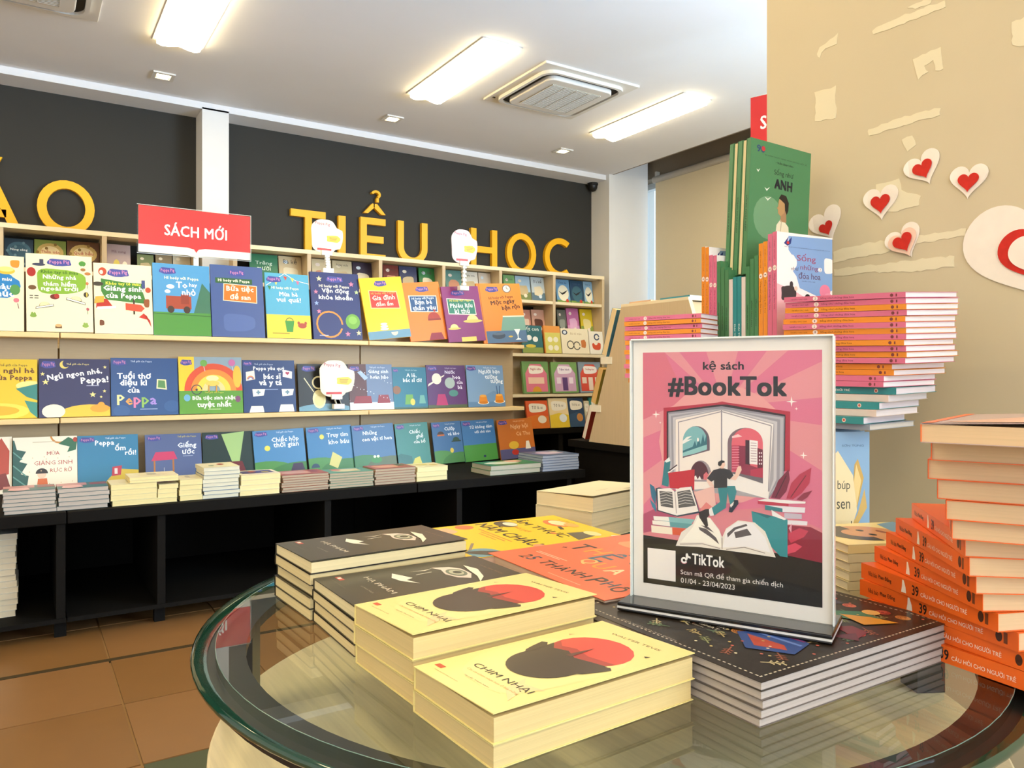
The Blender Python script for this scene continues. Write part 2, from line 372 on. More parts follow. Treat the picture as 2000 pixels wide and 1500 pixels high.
# paper hearts stuck on the pillar
paper_w, paper_p, red_p = mat('#f1e6d6', 0.7, 0.2, key='paper_white'), mat('#f2cdb4', 0.7, 0.2, key='paper_peach'), mat('#c92a1e', 0.6, 0.25, noise=0.2, nscale=120, key='red_crayon')
def heart_note(px, py, r, rot, layers, label):
    p = on_x(px, py, 1.30); t = thing('paper_heart', label, 'paper heart', p, 'paper hearts on the pillar')
    d = 0.0
    for nm, rr, dx, dz, m, th in layers:
        pts = heart_pts(dx, dz, rr, rot, 56)
        MB().prism(pts, (d + 0.0012, d + 0.0012 + th), m, lambda x, y, z: (-z - 0.012 * max(0, abs(x - dx) / rr - 0.62) ** 2 * (1 if nm == 'backing' else 0.0), -x, y)).obj(nm, t)
        d += th + 0.0016
def hs(px): return px / F * 1.3
for px, py, rot, pl, lab in (
    (1806, 331, 20, False, 'small white paper heart with a red heart, highest of the group'),
    (1893, 356, -4, False, 'small white paper heart with a red heart just above the large heart'),
    (1722, 398, 3, False, 'small white paper heart with red centre stuck over a peeled patch'),
    (1617, 440, 22, False, 'small cream paper heart with the smallest red centre, beside the green book'),
    (1769, 474, 24, True, 'small paper heart with a peach middle layer and red centre')):
    Zd = 1.3 / (CS * (px - 1000) / F + SN); r = 30 * Zd / F * 1.28
    L = [('backing', r, 0, 0, paper_w, 0.0012)] + ([('middle', r * 0.82, 0, -0.1 * r, paper_p, 0.001)] if pl else []) + [('red_heart', r * (0.42 if px == 1617 else 0.55), 0, -0.05 * r if px != 1617 else -0.2 * r, red_p, 0.0008)]
    heart_note(px, py, r, rot, L, lab)
Zd = 1.3 / (CS * 1.0 + SN * 1.0); 
t = thing('paper_heart', 'large white paper heart with red ring and pink centre, biggest on the pillar', 'paper heart', on_x(2046, 492, 1.30), 'paper hearts on the pillar')
bigr = 0.118
for nm, rr, dz, m, d in (('backing', bigr, 0, paper_w, 0.001), ('red_ring', bigr * 0.56, -0.006, red_p, 0.0028), ('inner_heart', bigr * 0.43, -0.007, paper_w, 0.0042), ('peach_centre', bigr * 0.17, -0.006, paper_p, 0.0056)):
    MB().prism(heart_pts(0, dz, rr, 18, 80), (d, d + 0.0012), m, lambda x, y, z: (-z, -x, y)).obj(nm, t)

# ------------------------------------------------------------------ ceiling fittings
glow = mat(LAMP_COL, 0.5, noise=0.0, key='lamp_glow', emit=LAMP_GLOW)
trimw = mat('#dedcd6', 0.5, 0.3, noise=0.0, key='fitting_white')
prof = [(-0.098, 0.012), (-0.098, -0.028), (-0.075, -0.036), (-0.045, -0.033), (0.0, -0.022), (0.045, -0.033), (0.075, -0.036), (0.098, -0.028), (0.098, 0.012)]
lamp_dif = MB().prism(prof, (-0.415, 0.415), glow, lambda x, y, z: (x, z, y)).data('diffuser')
lamp_frm = MB().box(-0.115, -0.435, -0.006, -0.1, 0.435, 0.012, trimw).box(0.1, -0.435, -0.006, 0.115, 0.435, 0.012, trimw).box(-0.115, -0.435, -0.006, 0.115, -0.42, 0.012, trimw).box(-0.115, 0.42, -0.006, 0.115, 0.435, 0.012, trimw).data('frame')
for k, (lx, ly) in enumerate(LAMPS):
    seen = {(0.65, 3.62): 'long glowing ceiling lamp nearest the boxy white column', (1.985, 3.62): 'long glowing ceiling lamp before the square air conditioner', (3.32, 3.62): 'long glowing ceiling lamp nearest the shaded window'}.get((lx, ly), 'long ceiling lamp out of sight, fitting number %d of the other rows' % k)
    seen = seen if 'number' not in seen else 'long glowing ceiling lamp of the unseen rows behind the camera'
    t = thing('ceiling_lamp', seen, 'ceiling lamp', (lx, ly, CEIL), 'long recessed ceiling lamps')
    link('diffuser', lamp_dif, t); link('frame', lamp_frm, t)
sg = mat('#ffe9b4', 0.5, noise=0.0, key='spot_glow', emit=14.0)
sp_f = MB().box(-0.055, -0.055, -0.008, -0.036, 0.055, 0.004, trimw).box(0.036, -0.055, -0.008, 0.055, 0.055, 0.004, trimw).box(-0.036, -0.055, -0.008, 0.036, -0.036, 0.004, trimw).box(-0.036, 0.036, -0.008, 0.036, 0.055, 0.004, trimw).data('frame')
sp_g = MB().lathe([(0.0, -0.014), (0.024, -0.011), (0.034, -0.002)], sg, 20).data('lens')
for (lx, ly), lab in zip(SPOTS, ('small square spotlight in the ceiling above the bare column', 'small square spotlight in the ceiling above the T letter', 'small square spotlight nearest the corner column', 'small square spotlight beyond the frame')):
    t = thing('downlight', lab, 'spotlight', (lx, ly, CEIL), 'square ceiling spotlights'); link('frame', sp_f, t); link('lens', sp_g, t)
def rsq(r, k=0.28, n=6):
    out = []
    for cx, cy, a in ((1, 1, 0), (-1, 1, 90), (-1, -1, 180), (1, -1, 270)):
        out += [(cx * r * (1 - k) + r * k * math.cos(math.radians(a + 90 * i / n)), cy * r * (1 - k) + r * k * math.sin(math.radians(a + 90 * i / n))) for i in range(n + 1)]
    return out
acw, acd, acg = mat('#dcd8cf', 0.5, 0.3, noise=0.0, key='ac_white'), mat('#2a2622', 0.6, 0.2, noise=0.0, key='ac_slot'), mat('#a9a492', 0.7, 0.2, noise=0.0, key='ac_grille')
for x, y, lab in ((2.605, 3.565, 'square ceiling air conditioner with a rounded slot between two long lamps'), (-0.02, 3.665, 'square ceiling air conditioner cut off by the picture edge')):
    t = thing('air_conditioner', lab, 'air conditioner', (x, y, CEIL), 'ceiling cassette air conditioners')
    MB().box(-0.32, -0.32, -0.012, 0.32, 0.32, 0.004, acw).obj('face_plate', t, bevel=0.003)
    MB().prism(rsq(0.262), (-0.016, -0.010), acd).obj('air_slot', t)
    MB().prism(rsq(0.272), (-0.024, -0.017), acw).prism(rsq(0.268), (-0.017, -0.0165), acd).data('x')
    ring_o, ring_i = rsq(0.276), rsq(0.258); n = len(ring_o); rb = MB()
    rb.add([(p[0], p[1], z) for z in (-0.012, -0.03) for q in (ring_o, ring_i) for p in q], [f_ for i in range(n) for j in ((i + 1) % n,) for f_ in ((i, j, 2 * n + j, 2 * n + i), (n + i, 3 * n + i, 3 * n + j, n + j), (2 * n + i, 2 * n + j, 3 * n + j, 3 * n + i))], acw); rb.obj('outer_rim', t)
    MB().prism(rsq(0.222, 0.22), (-0.042, -0.012), acw).obj('inner_panel', t, bevel=0.006)
    MB().box(-0.165, -0.165, -0.0445, 0.165, 0.165, -0.04, acg).obj('grille', t)
    for k in range(5): MB().box(-0.165 + k * 0.0815, -0.165, -0.047, -0.161 + k * 0.0815, 0.165, -0.044, acw).obj('grille_bar', t)
    gl = MB()
    for k in range(24): gl.box(-0.163, -0.16 + k * 0.0138, -0.046, 0.163, -0.1575 + k * 0.0138, -0.0444, acw)
    o = gl.obj('grille_louvres', t); o['kind'] = 'stuff'
    MB().box(-0.3, 0.24, -0.016, -0.285, 0.25, -0.011, acd).obj('sensor', t)
t = thing('security_camera', 'small black dome camera in the corner by the white column', 'security camera', (3.975, 4.98, 2.565))
blk = mat('#1a1815', 0.4, 0.4, key='black_plastic')
MB().lathe([(0.0, -0.045), (0.025, -0.036), (0.038, -0.012), (0.04, 0.004)], blk, 16).obj('dome', t, smooth=True)
MB().lathe([(0.0, 0.027), (0.045, 0.027), (0.045, 0.004), (0.0, 0.004)], blk, 16).obj('mount', t)

# ------------------------------------------------------------------ yellow wall letters
yel = mat('#f2b40c', 0.45, 0.4, noise=0.02, nscale=6, key='letter_yellow')
yside = mat('#c48a0a', 0.5, 0.3, noise=0.0, key='letter_side')
def letter(name, px0, px1, ztop, strokes, label, grp):
    x0, x1 = on_y(px0, 500, 5.0).x, on_y(px1, 500, 5.0).x; w, z0 = x1 - x0, 1.80
    h = ztop - z0; S = 0.046
    t = thing(name, label, 'wall letter', ((x0 + x1) / 2, 5.03, z0), grp)
    def put(mbo, polys):
        for p in polys: mbo.prism([(a - w / 2, b) for a, b in p], (0.001, 0.032), yel, lambda x, y, z: (x, -z, y))
    body = MB(); put(body, strokes(w, h, S)); body.obj('letter_face', t)
    return t, w, h, S, put
def bar(x0, y0, x1, y1): return [(x0, y0), (x1, y0), (x1, y1), (x0, y1)]
def arcs(cx, cy, rx, ry, S, a0, a1, n=28):
    o = ell(cx, cy, rx, ry, n, a0, a1); i = ell(cx, cy, rx - S, ry - S, n, a0, a1); m = len(o); q = []
    full = a1 - a0 >= 360
    for k in range(m if full else m - 1): q.append([o[k], o[(k + 1) % m], i[(k + 1) % m], i[k]])
    return q
def LT(w, h, S): return [bar(0, h - S, w, h), bar(w / 2 - S / 2, 0, w / 2 + S / 2, h - S)]
def LI(w, h, S): return [bar(0, 0, w, h)]
def LE(w, h, S): return [bar(0, 0, S, h), bar(S, 0, w, S), bar(S, h - S, w, h), bar(S, h / 2 - S / 2, w * 0.92, h / 2 + S / 2)]
def LU(w, h, S): return [bar(0, w / 2, S, h), bar(w - S, w / 2, w, h)] + arcs(w / 2, w / 2, w / 2, w / 2, S, 180, 360, 16)
def LH(w, h, S): return [bar(0, 0, S, h), bar(w - S, 0, w, h), bar(S, h / 2 - S / 2, w - S, h / 2 + S / 2)]
def LO(w, h, S): return arcs(w / 2, h / 2, w / 2, h / 2 + 0.005, S, 0, 360)
def LC(w, h, S): return arcs(w * 0.62, h / 2, w * 0.62, h / 2 + 0.005, S, 52, 308)
def LA(w, h, S):
    a = S * 0.56
    return [[(0, 0), (2 * a, 0), (w / 2 + a * 0.9, h), (w / 2 - a * 0.9, h)], [(w, 0), (w / 2 + a * 0.9, h), (w / 2 - a * 0.9, h), (w - 2 * a, 0)], bar(w * 0.24, h * 0.22, w * 0.76, h * 0.22 + S * 0.9)]
g1, g2 = 'letters of the short word', 'letters of the long words'
t, w, h, S, put = letter('letter_a', -86, 42, 2.088, LA, 'yellow wall letter A partly cut off beside the other O', g1)
m = MB(); put(m, [[(w * 0.5, h + 0.03), (w * 0.58, h + 0.03), (w * 0.70, h + 0.10), (w * 0.58, h + 0.10)]]); m.obj('accent', t)
letter('letter_o', 72, 185, 2.098, LO, 'wide yellow wall letter O without a dot, above the navy books', g1)
letter('letter_t', 568, 636, 2.095, LT, 'yellow wall letter T standing first in the long words', g2)
letter('letter_i', 661, 675, 2.085, LI, 'yellow wall letter I, a plain upright bar', g2)
t, w, h, S, put = letter('letter_e', 704, 753, 2.095, LE, 'yellow wall letter E with a hat and hook accent', g2)
m = MB(); put(m, [[(w * 0.12, h + 0.03), (w * 0.3, h + 0.03), (w * 0.56, h + 0.075), (w * 0.56, h + 0.10), (w * 0.46, h + 0.10)], [(w * 0.82, h + 0.03), (w * 1.0, h + 0.03), (w * 0.66, h + 0.10), (w * 0.52, h + 0.10), (w * 0.52, h + 0.075)]]); m.obj('hat_accent', t)
m = MB(); put(m, arcs(w * 0.62, h + 0.165, 0.035, 0.03, 0.017, -60, 170, 10) + [bar(w * 0.62 + 0.002, h + 0.112, w * 0.62 + 0.02, h + 0.142)]); m.obj('hook_accent', t)
letter('letter_u', 777, 835, 2.10, LU, 'yellow wall letter U with rounded bottom', g2)
letter('letter_h', 920, 971, 2.11, LH, 'yellow wall letter H behind the card on a stalk', g2)
t, w, h, S, put = letter('letter_o', 990, 1047, 2.108, LO, 'yellow wall letter O with a dot accent below', g2)
m = MB(); put(m, [ell(w / 2, 0.03, 0.02, 0.02, 14)]); 
letter('letter_c', 1064, 1112, 2.105, LC, 'yellow wall letter C, last one before the corner column', g2)

# ------------------------------------------------------------------ bookcases against the back wall
pale = wood('#d9c19a', (2, 2, 40), 'pale_oak'); palev = wood('#cfb791', (40, 40, 2), 'pale_oak_upright'); edge = wood('#f0deb8', (2, 2, 40), 'oak_edge')
blackw = mat('#0e0b07', 0.75, 0.15, noise=0.1, nscale=8, key='black_laminate')
backd = mat('#2a251d', 0.7, 0.2, key='shelf_back')
YB = 4.73
def bookcase(x0, x1, ups, label):
    t = thing('bookcase', label, 'bookcase', ((x0 + x1) / 2, 4.88, 0)); cx = (x0 + x1) / 2; T = Matrix.Translation((-cx, -4.88, 0))
    B = lambda n, *a, **k: MB().box(*a, M=T, **k).obj(n, t)
    B('top_board', x0, YB, 1.765, x1, 5.03, 1.79, edge)
    B('back_panel', x0 + 0.02, 5.0, 0.613, x1 - 0.02, 5.03, 1.765, backd)
    for i, x in enumerate(ups): B('upright', x - 0.012, YB + (0.003 if 0 < i < len(ups) - 1 else 0), 0.613, x + 0.012, 5.0, 1.765, palev)
    for a, b_ in zip(ups, ups[1:]):
        for z in (1.545, 1.30): B('shelf_board', a + 0.012, YB + 0.005, z, b_ - 0.012, 5.0, z + 0.022, edge)
    B('lower_panel', x0, YB + 0.09, 0.613, x1, YB + 0.10, 1.30, pale)
    for z in (1.146, 0.848): B('ledge_board', x0, YB - 0.07, z, x1, YB + 0.09, z + 0.022, edge)
    B('base_top', x0, YB - 0.10, 0.575, x1, 5.03, 0.613, blackw)
    B('base_back', x0, 4.98, 0.0, x1, 5.03, 0.575, blackw); B('base_floor', x0, YB - 0.08, 0.04, x1, 4.98, 0.07, blackw)
    for x in ups: B('base_upright', x - 0.02, YB - 0.08, 0.0, x + 0.02, 4.98, 0.575, blackw)
UA = [-1.505, -1.03, -0.557, -0.085, 0.387, 0.86]; UB = [1.075, 1.522, 2.0, 2.468, 2.93, 3.407, 3.88]
bookcase(-1.517, 0.872, UA, 'pale oak bookcase with black base below the short yellow word')
bookcase(1.063, 3.892, UB, 'long pale oak bookcase with black base below the long yellow words')

# ------------------------------------------------------------------ display rack in front of it: black base, panel, two ledges
YF, YL, YP, BT = 3.36, 3.97, 4.10, 0.486
panel_m = wood('#b79d76', (3, 3, 90), 'grey_oak_panel'); ledge_e = wood('#e9c98f', (2, 2, 30), 'ledge_oak')
def rack(x0, x1, ups, label):
    cx = (x0 + x1) / 2; t = thing('display_rack', label, 'display rack', (cx, YP, 0), 'display racks with two ledges'); T = Matrix.Translation((-cx, -YP, 0))
    B = lambda n, *a, **k: MB().box(*a, M=T).obj(n, t, **k)
    B('back_panel', x0 + 0.002, YP, BT, x1 - 0.002, YP + 0.03, 1.47, panel_m)
    B('ledge_board', x0, YL, 1.171, x1, YP, 1.194, ledge_e, bevel=0.003); B('ledge_board', x0, YL, 0.79, x1, YP, 0.813, ledge_e, bevel=0.003)
    B('base_top', x0, YF, BT - 0.045, x1, YP + 0.12, BT, blackw, bevel=0.003); B('base_floor', x0, YF + 0.01, 0.066, x1, YP + 0.1, 0.083, blackw)
    B('base_back', x0, YP + 0.09, 0.0, x1, YP + 0.12, BT - 0.045, blackw)
    for x in ups: B('base_upright', x - 0.015, YF + 0.015, 0.083, x + 0.015, YP + 0.09, BT - 0.045, blackw)
    for x in ups: B('foot', x - 0.02, YF + 0.06, 0.0, x + 0.02, YF + 0.10, 0.066, blackw)
rack(-1.4, 0.147, (-1.38, -0.885, -0.23, 0.13), 'display rack with black base, the one cut by the picture edge')
rack(0.151, 1.607, (0.48, 1.171), 'middle display rack with black base under the red sign')
rack(1.611, 2.63, (1.847, 2.53), 'display rack with black base ending beside the bookcase')
# ------------------------------------------------------------------ picture books standing on the display rack
def LG(cx, cy, wf, hf=0.045): return [('B', cx, cy, wf / 2, hf, '#454b94', 5), ('T', 'Peppa Pig', cx, cy, wf * 0.84, '#c987b0', 0.025, 3, hf * 1.3)]
def lines(txt, cx, cy, wf, dy, col, bold=0.03, rot=0, hmax=None):
    o = []
    L = txt.split('|'); m = max(len(x) for x in L)
    for i, x in enumerate(L): o.append(('T', x, cx, cy - i * dy, wf * max(0.3, len(x) / m), col, bold, rot, dy * 1.0, 1))
    return o
def leafy(cx, cy, s, col): return [('E', cx, cy, s, s * 0.45, col), ('E', cx - s * 0.3, cy + s * 0.4, s * 0.4, s * 0.5, col), ('E', cx + s * 0.4, cy + s * 0.35, s * 0.35, s * 0.5, col)]
def flower(cx, cy, s, col, st='#3c6b2f'):
    return [('L', [(cx, cy - s * 2.2), (cx, cy)], s * 0.25, st)] + [('E', cx + s * 0.5 * math.cos(a), cy + s * 0.4 * math.sin(a), s * 0.35, s * 0.3, col) for a in (0.3, 1.6, 2.8, 4.1, 5.3)]
def balloon(cx, cy, s, col): return [('E', cx, cy, s, s * 1.1, col), ('L', [(cx, cy - s * 1.1), (cx + s * 0.3, cy - s * 2.6)], 0.008, '#dddddd')]
def hat(cx, cy, s, col='#f0d9a0', band='#3a352c', tilt=0.0): return [('G', cx, cy, 0, s * 0.7, 0, 180, band), ('G', cx, cy + 0.005, 0, s * 0.64, 0, 180, col), ('P', [(cx - s * 1.15, cy - s * 0.12 - tilt), (cx + s * 1.15, cy - s * 0.12 + tilt), (cx + s * 1.1, cy + s * 0.12 + tilt), (cx - s * 1.1, cy + s * 0.12 - tilt)], band), ('P', [(cx - s * 1.08, cy - s * 0.07 - tilt), (cx + s * 1.08, cy - s * 0.07 + tilt), (cx + s * 1.04, cy + s * 0.08 + tilt), (cx - s * 1.04, cy + s * 0.08 - tilt)], '#fbf3d6')]
def santa(cx, cy, s): return [('P', [(cx - s, cy), (cx + s * 0.7, cy + s * 0.1), (cx + s * 0.1, cy + s * 0.75), (cx - s * 0.9, cy + s * 0.8)], '#b3261e'), ('E', cx - s * 0.95, cy + s * 0.8, s * 0.2, s * 0.18, '#fbf6ea'), ('P', [(cx - s * 0.9, cy - s * 0.14), (cx + s * 0.95, cy), (cx + s * 0.95, cy + s * 0.2), (cx - s * 0.9, cy + s * 0.08)], '#fbf6ea')]
W2, CRM = '#f6efdc', '#fbf3dc'
def series(t='Mê hoay với Peppa'): return t
S1 = 'Hí hoáy với Peppa'; S2 = 'Thế giới của Peppa'; S3 = 'Khéo tay tô màu'
P = {}
P['mau'] = ('#e9dcb8', LG(0.42, 0.92, 0.4) + [('B', 0.5, 0.6, 0.42, 0.16, '#1f78b4', 3)] + lines(S3, 0.5, 0.68, 0.62, 0.1, CRM) + lines('Sắc màu|vui nhúc', 0.5, 0.6, 0.7, 0.1, '#ffffff', 0.04) + [('E', 0.72, 0.8, 0.14, 0.05, '#e6b53c'), ('E', 0.72, 0.82, 0.12, 0.035, '#f4dd7a'), ('B', 0.86, 0.9, 0.07, 0.05, '#dd8a2e', 2), ('E', 0.86, 0.55, 0.08, 0.07, '#4f8b4a'), ('E', 0.88, 0.41, 0.045, 0.03, '#d9707c'), ('L', [(0.9, 0.37), (0.92, 0.3)], 0.012, '#7a4a4a')] + leafy(0.12, 0.2, 0.05, '#7fa043'))
P['tham'] = ('#e9dcb8', LG(0.5, 0.9, 0.36) + [('B', 0.51, 0.65, 0.37, 0.16, '#7fa832', 4)] + lines(S3, 0.5, 0.765, 0.56, 0.1, '#3f6b1c') + lines('Những nhà|thám hiểm|ngoài trời', 0.5, 0.7, 0.56, 0.075, '#fbf6e0', 0.04) + hat(0.27, 0.32, 0.12, tilt=0.02) + hat(0.74, 0.4, 0.13, tilt=-0.03) + [('E', 0.08, 0.76, 0.065, 0.06, '#a32720'), ('R', 0.2, 0.86, 0.26, 0.93, '#3f4256'), ('E', 0.19, 0.86, 0.1, 0.018, '#3f4256'), ('E', 0.85, 0.9, 0.055, 0.035, '#4c8b3b'), ('L', [(0.85, 0.87), (0.85, 0.83)], 0.02, '#efe3c4'), ('E', 0.86, 0.82, 0.04, 0.02, '#9b6a35'), ('E', 0.93, 0.77, 0.05, 0.02, '#b5733a'), ('E', 0.09, 0.56, 0.06, 0.03, '#6b4a2a'), ('E', 0.42, 0.45, 0.07, 0.035, '#6a1f1a'), ('E', 0.45, 0.46, 0.04, 0.03, '#a8312a'), ('R', 0.05, 0.42, 0.1, 0.43, '#3a352c'), ('R', 0.05, 0.45, 0.1, 0.46, '#3a352c'), ('R', 0.12, 0.42, 0.18, 0.43, '#3a352c'), ('R', 0.12, 0.45, 0.18, 0.46, '#3a352c'), ('E', 0.9, 0.49, 0.04, 0.035, '#2f2b22'), ('E', 0.91, 0.49, 0.012, 0.03, '#d8b54a')] + flower(0.92, 0.3, 0.03, '#b44a5a') + flower(0.92, 0.64, 0.03, '#c8693c') + leafy(0.1, 0.2, 0.05, '#7fa043') + leafy(0.88, 0.08, 0.05, '#8aa84a') + [('R', 0.42, 0.045, 0.52, 0.08, '#6b4a2a'), ('E', 0.47, 0.08, 0.05, 0.02, '#c9a36a')])
P['noel'] = ('#e9ddba', LG(0.42, 0.87, 0.36, 0.055) + [('P', [(0.12, 0.78), (0.5, 0.74), (0.86, 0.73), (0.84, 0.6), (0.9, 0.44), (0.5, 0.46), (0.2, 0.48), (0.12, 0.6)], '#37762f')] + lines(S3, 0.5, 0.71, 0.6, 0.1, '#e4e04a') + lines('Giáng sinh|của Peppa', 0.5, 0.635, 0.68, 0.1, '#fbf6ea', 0.045) + santa(0.2, 0.36, 0.17) + [('R', 0.66, 0.28, 0.69, 0.5, '#3a2f24'), ('P', [(0.53, 0.34), (0.8, 0.32), (0.86, 0.37), (0.8, 0.42), (0.53, 0.44)], '#d5492f'), ('E', 0.15, 0.88, 0.07, 0.06, '#b8442a'), ('E', 0.13, 0.87, 0.03, 0.03, '#efe3c4'), ('E', 0.07, 0.7, 0.09, 0.03, '#3a352c'), ('R', 0.82, 0.66, 0.88, 0.78, '#3f4a7d'), ('E', 0.93, 0.64, 0.05, 0.04, '#b8442a'), ('P', [(0.0, 0.42), (0.16, 0.44), (0.17, 0.53), (0.02, 0.52)], '#c9a13a'), ('B', 0.9, 0.45, 0.05, 0.06, '#8d4c26', 2), ('P', [(0.75, 0.24), (0.95, 0.2), (0.97, 0.1), (0.9, 0.26), (0.84, 0.3)], '#c22b22'), ('B', 0.12, 0.15, 0.04, 0.04, '#6d3b22', 7), ('E', 0.15, 0.84, 0.0, 0.0, '#ffffff')])
P['tonho'] = ('#4f93c0', [('R', 0, 0, 1, 0.32, '#4c8a3c'), ('P', [(0.7, 0.32), (0.86, 0.75), (1, 0.62), (1, 0.32)], '#3f6f57'), ('R', 0.22, 0.37, 0.66, 0.55, '#a1452f'), ('R', 0.48, 0.44, 0.62, 0.58, '#8c3a2a'), ('E', 0.3, 0.36, 0.06, 0.05, '#43322a'), ('E', 0.58, 0.36, 0.06, 0.05, '#43322a'), ('E', 0.3, 0.68, 0.07, 0.03, '#eaf2f6'), ('E', 0.25, 0.61, 0.05, 0.025, '#eaf2f6'), ('L', [(0, 0.3), (1, 0.28)], 0.012, '#2f5b2c')] + LG(0.26, 0.9, 0.28) + lines(S1, 0.5, 0.8, 0.6, 0.1, '#e8edc9') + [('T', 'To', 0.5, 0.71, 0.2, '#ffffff', 0.03), ('T', 'hay', 0.7, 0.71, 0.14, '#ffffff', 0.02), ('T', 'nhỏ', 0.62, 0.61, 0.24, '#ffffff', 0.03)])
P['tiec'] = ('#44598c', [('B', 0.5, 0.2, 0.3, 0.12, '#4f659a', 4)] + LG(0.5, 0.9, 0.3) + [('R', 0.09, 0.745, 0.79, 0.82, '#2f5b34')] + lines(S1, 0.44, 0.783, 0.6, 0.1, '#eef0cf') + [('P', [(0.22, 0.5), (0.87, 0.48), (0.88, 0.73), (0.24, 0.745)], '#e9d9b8'), ('P', [(0.235, 0.51), (0.855, 0.49), (0.865, 0.72), (0.255, 0.735)], '#e2711f')] + lines('Bữa tiệc|đề san', 0.55, 0.67, 0.52, 0.1, '#fbe7cf', 0.035))
P['he'] = ('#4fa0bd', [('R', 0, 0, 1, 0.36, '#e6c53f'), ('L', [(0.02, 0.8), (0.3, 0.93), (0.45, 1.0), (0.7, 0.9), (1, 0.86)], 0.012, '#efe7cf')] + [('P', [(x, y), (x + 0.08, y - 0.01), (x + 0.05, y - 0.07)], c_) for x, y, c_ in ((0.05, 0.8, '#2f7a4c'), (0.42, 0.96, '#d6452f'), (0.58, 0.94, '#e6d05a'), (0.7, 0.9, '#d06a8a'), (0.2, 0.88, '#e6d05a'))] + LG(0.2, 0.9, 0.32) + lines(S1, 0.45, 0.77, 0.62, 0.1, '#e8efc9') + lines('Mùa hè|vui quá!', 0.52, 0.68, 0.56, 0.095, '#f6fbf4', 0.035) + [('P', [(0.44, 0.1), (0.58, 0.1), (0.62, 0.27), (0.41, 0.27)], '#3a8a35'), ('G', 0.515, 0.26, 0.075, 0.09, 10, 170, '#2f5b2c'), ('E', 0.8, 0.2, 0.1, 0.04, '#a8452f'), ('E', 0.72, 0.24, 0.03, 0.025, '#a8452f'), ('E', 0.88, 0.24, 0.03, 0.025, '#a8452f'), ('R', 0.12, 0.07, 0.5, 0.08, '#8a6d2a')])
P['van'] = ('#2c3568', [('S', 0.18, 0.9, 0.06, '#efe2a0'), ('S', 0.84, 0.84, 0.06, '#e37f9a'), ('S', 0.1, 0.7, 0.05, '#e37f9a'), ('S', 0.1, 0.53, 0.05, '#8fa6d8'), ('S', 0.14, 0.41, 0.05, '#e37f9a'), ('S', 0.94, 0.72, 0.05, '#b7c98a'), ('S', 0.7, 0.08, 0.06, '#e37f9a'), ('S', 0.93, 0.1, 0.06, '#efe2a0')] + LG(0.5, 0.9, 0.34) + lines(S1, 0.48, 0.79, 0.62, 0.1, '#f0ead2') + lines('Vận động|khỏe khoắn', 0.5, 0.72, 0.7, 0.085, '#f7f4ea', 0.04) + [('G', 0.34, 0.22, 0.24, 0.275, 0, 360, '#d98a2f'), ('E', 0.82, 0.27, 0.15, 0.115, '#6fa33a'), ('E', 0.82, 0.29, 0.09, 0.06, '#86b94d'), ('R', 0.12, 0.05, 0.3, 0.058, '#c9cbe0')])
P['gia'] = ('#f1c21f', [('R', 0, 0, 1, 0.13, '#6b94a8')] + LG(0.48, 0.9, 0.28) + [('P', [(0.16, 0.5), (0.86, 0.47), (0.84, 0.76), (0.17, 0.8)], '#f2dd8a'), ('P', [(0.18, 0.515), (0.84, 0.485), (0.82, 0.745), (0.19, 0.785)], '#d8382a')] + lines(S1, 0.5, 0.74, 0.56, 0.1, '#f0a24a') + lines('Gia đình|đầm ấm', 0.5, 0.67, 0.54, 0.1, '#f6e3cf', 0.03) + [('E', 0.4, 0.16, 0.1, 0.02, '#eef0e2'), ('E', 0.4, 0.2, 0.09, 0.02, '#f5f5ea'), ('E', 0.4, 0.24, 0.08, 0.02, '#eef0e2'), ('G', 0.62, 0.1, 0, 0.08, 180, 360, '#f0e3b5')])
P['ban'] = ('#e9802a', LG(0.52, 0.88, 0.34) + [('P', [(0.12, 0.5), (0.86, 0.47), (0.88, 0.76), (0.12, 0.78)], '#f0e6cf'), ('P', [(0.15, 0.515), (0.84, 0.485), (0.86, 0.745), (0.15, 0.765)], '#27507e')] + lines(S1, 0.5, 0.72, 0.6, 0.1, '#d7e2ea') + lines('Bạn bè|thân yêu', 0.5, 0.645, 0.62, 0.1, '#eef3f6', 0.035) + [('G', 0.72, 0.36, 0, 0.17, 0, 180, '#a8321f'), ('R', 0.55, 0.335, 0.9, 0.365, '#8d2a1c'), ('E', 0.76, 0.5, 0.03, 0.022, '#a8321f'), ('P', [(0.5, 0), (0.92, 0), (0.86, 0.12), (0.58, 0.12)], '#8d1f2c')])
P['phieu'] = ('#87356f', LG(0.42, 0.88, 0.34) + [('P', [(0.1, 0.5), (0.85, 0.47), (0.84, 0.75), (0.1, 0.79)], '#e9e2cf'), ('P', [(0.12, 0.515), (0.83, 0.485), (0.82, 0.735), (0.12, 0.775)], '#2f7a62')] + lines(S1, 0.46, 0.74, 0.58, 0.1, '#e4d45a') + lines('Phiêu lưu|kì thú', 0.47, 0.65, 0.6, 0.1, '#f1f5ea', 0.03) + [('G', 0.72, 0.36, 0, 0.16, 0, 180, '#e9d489'), ('E', 0.72, 0.36, 0.26, 0.03, '#d8bd62'), ('G', 0.2, 0.24, 0, 0.11, 0, 180, '#e9d489'), ('E', 0.2, 0.24, 0.17, 0.02, '#d8bd62'), ('R', 0.35, 0, 0.75, 0.08, '#e8cf6a')])
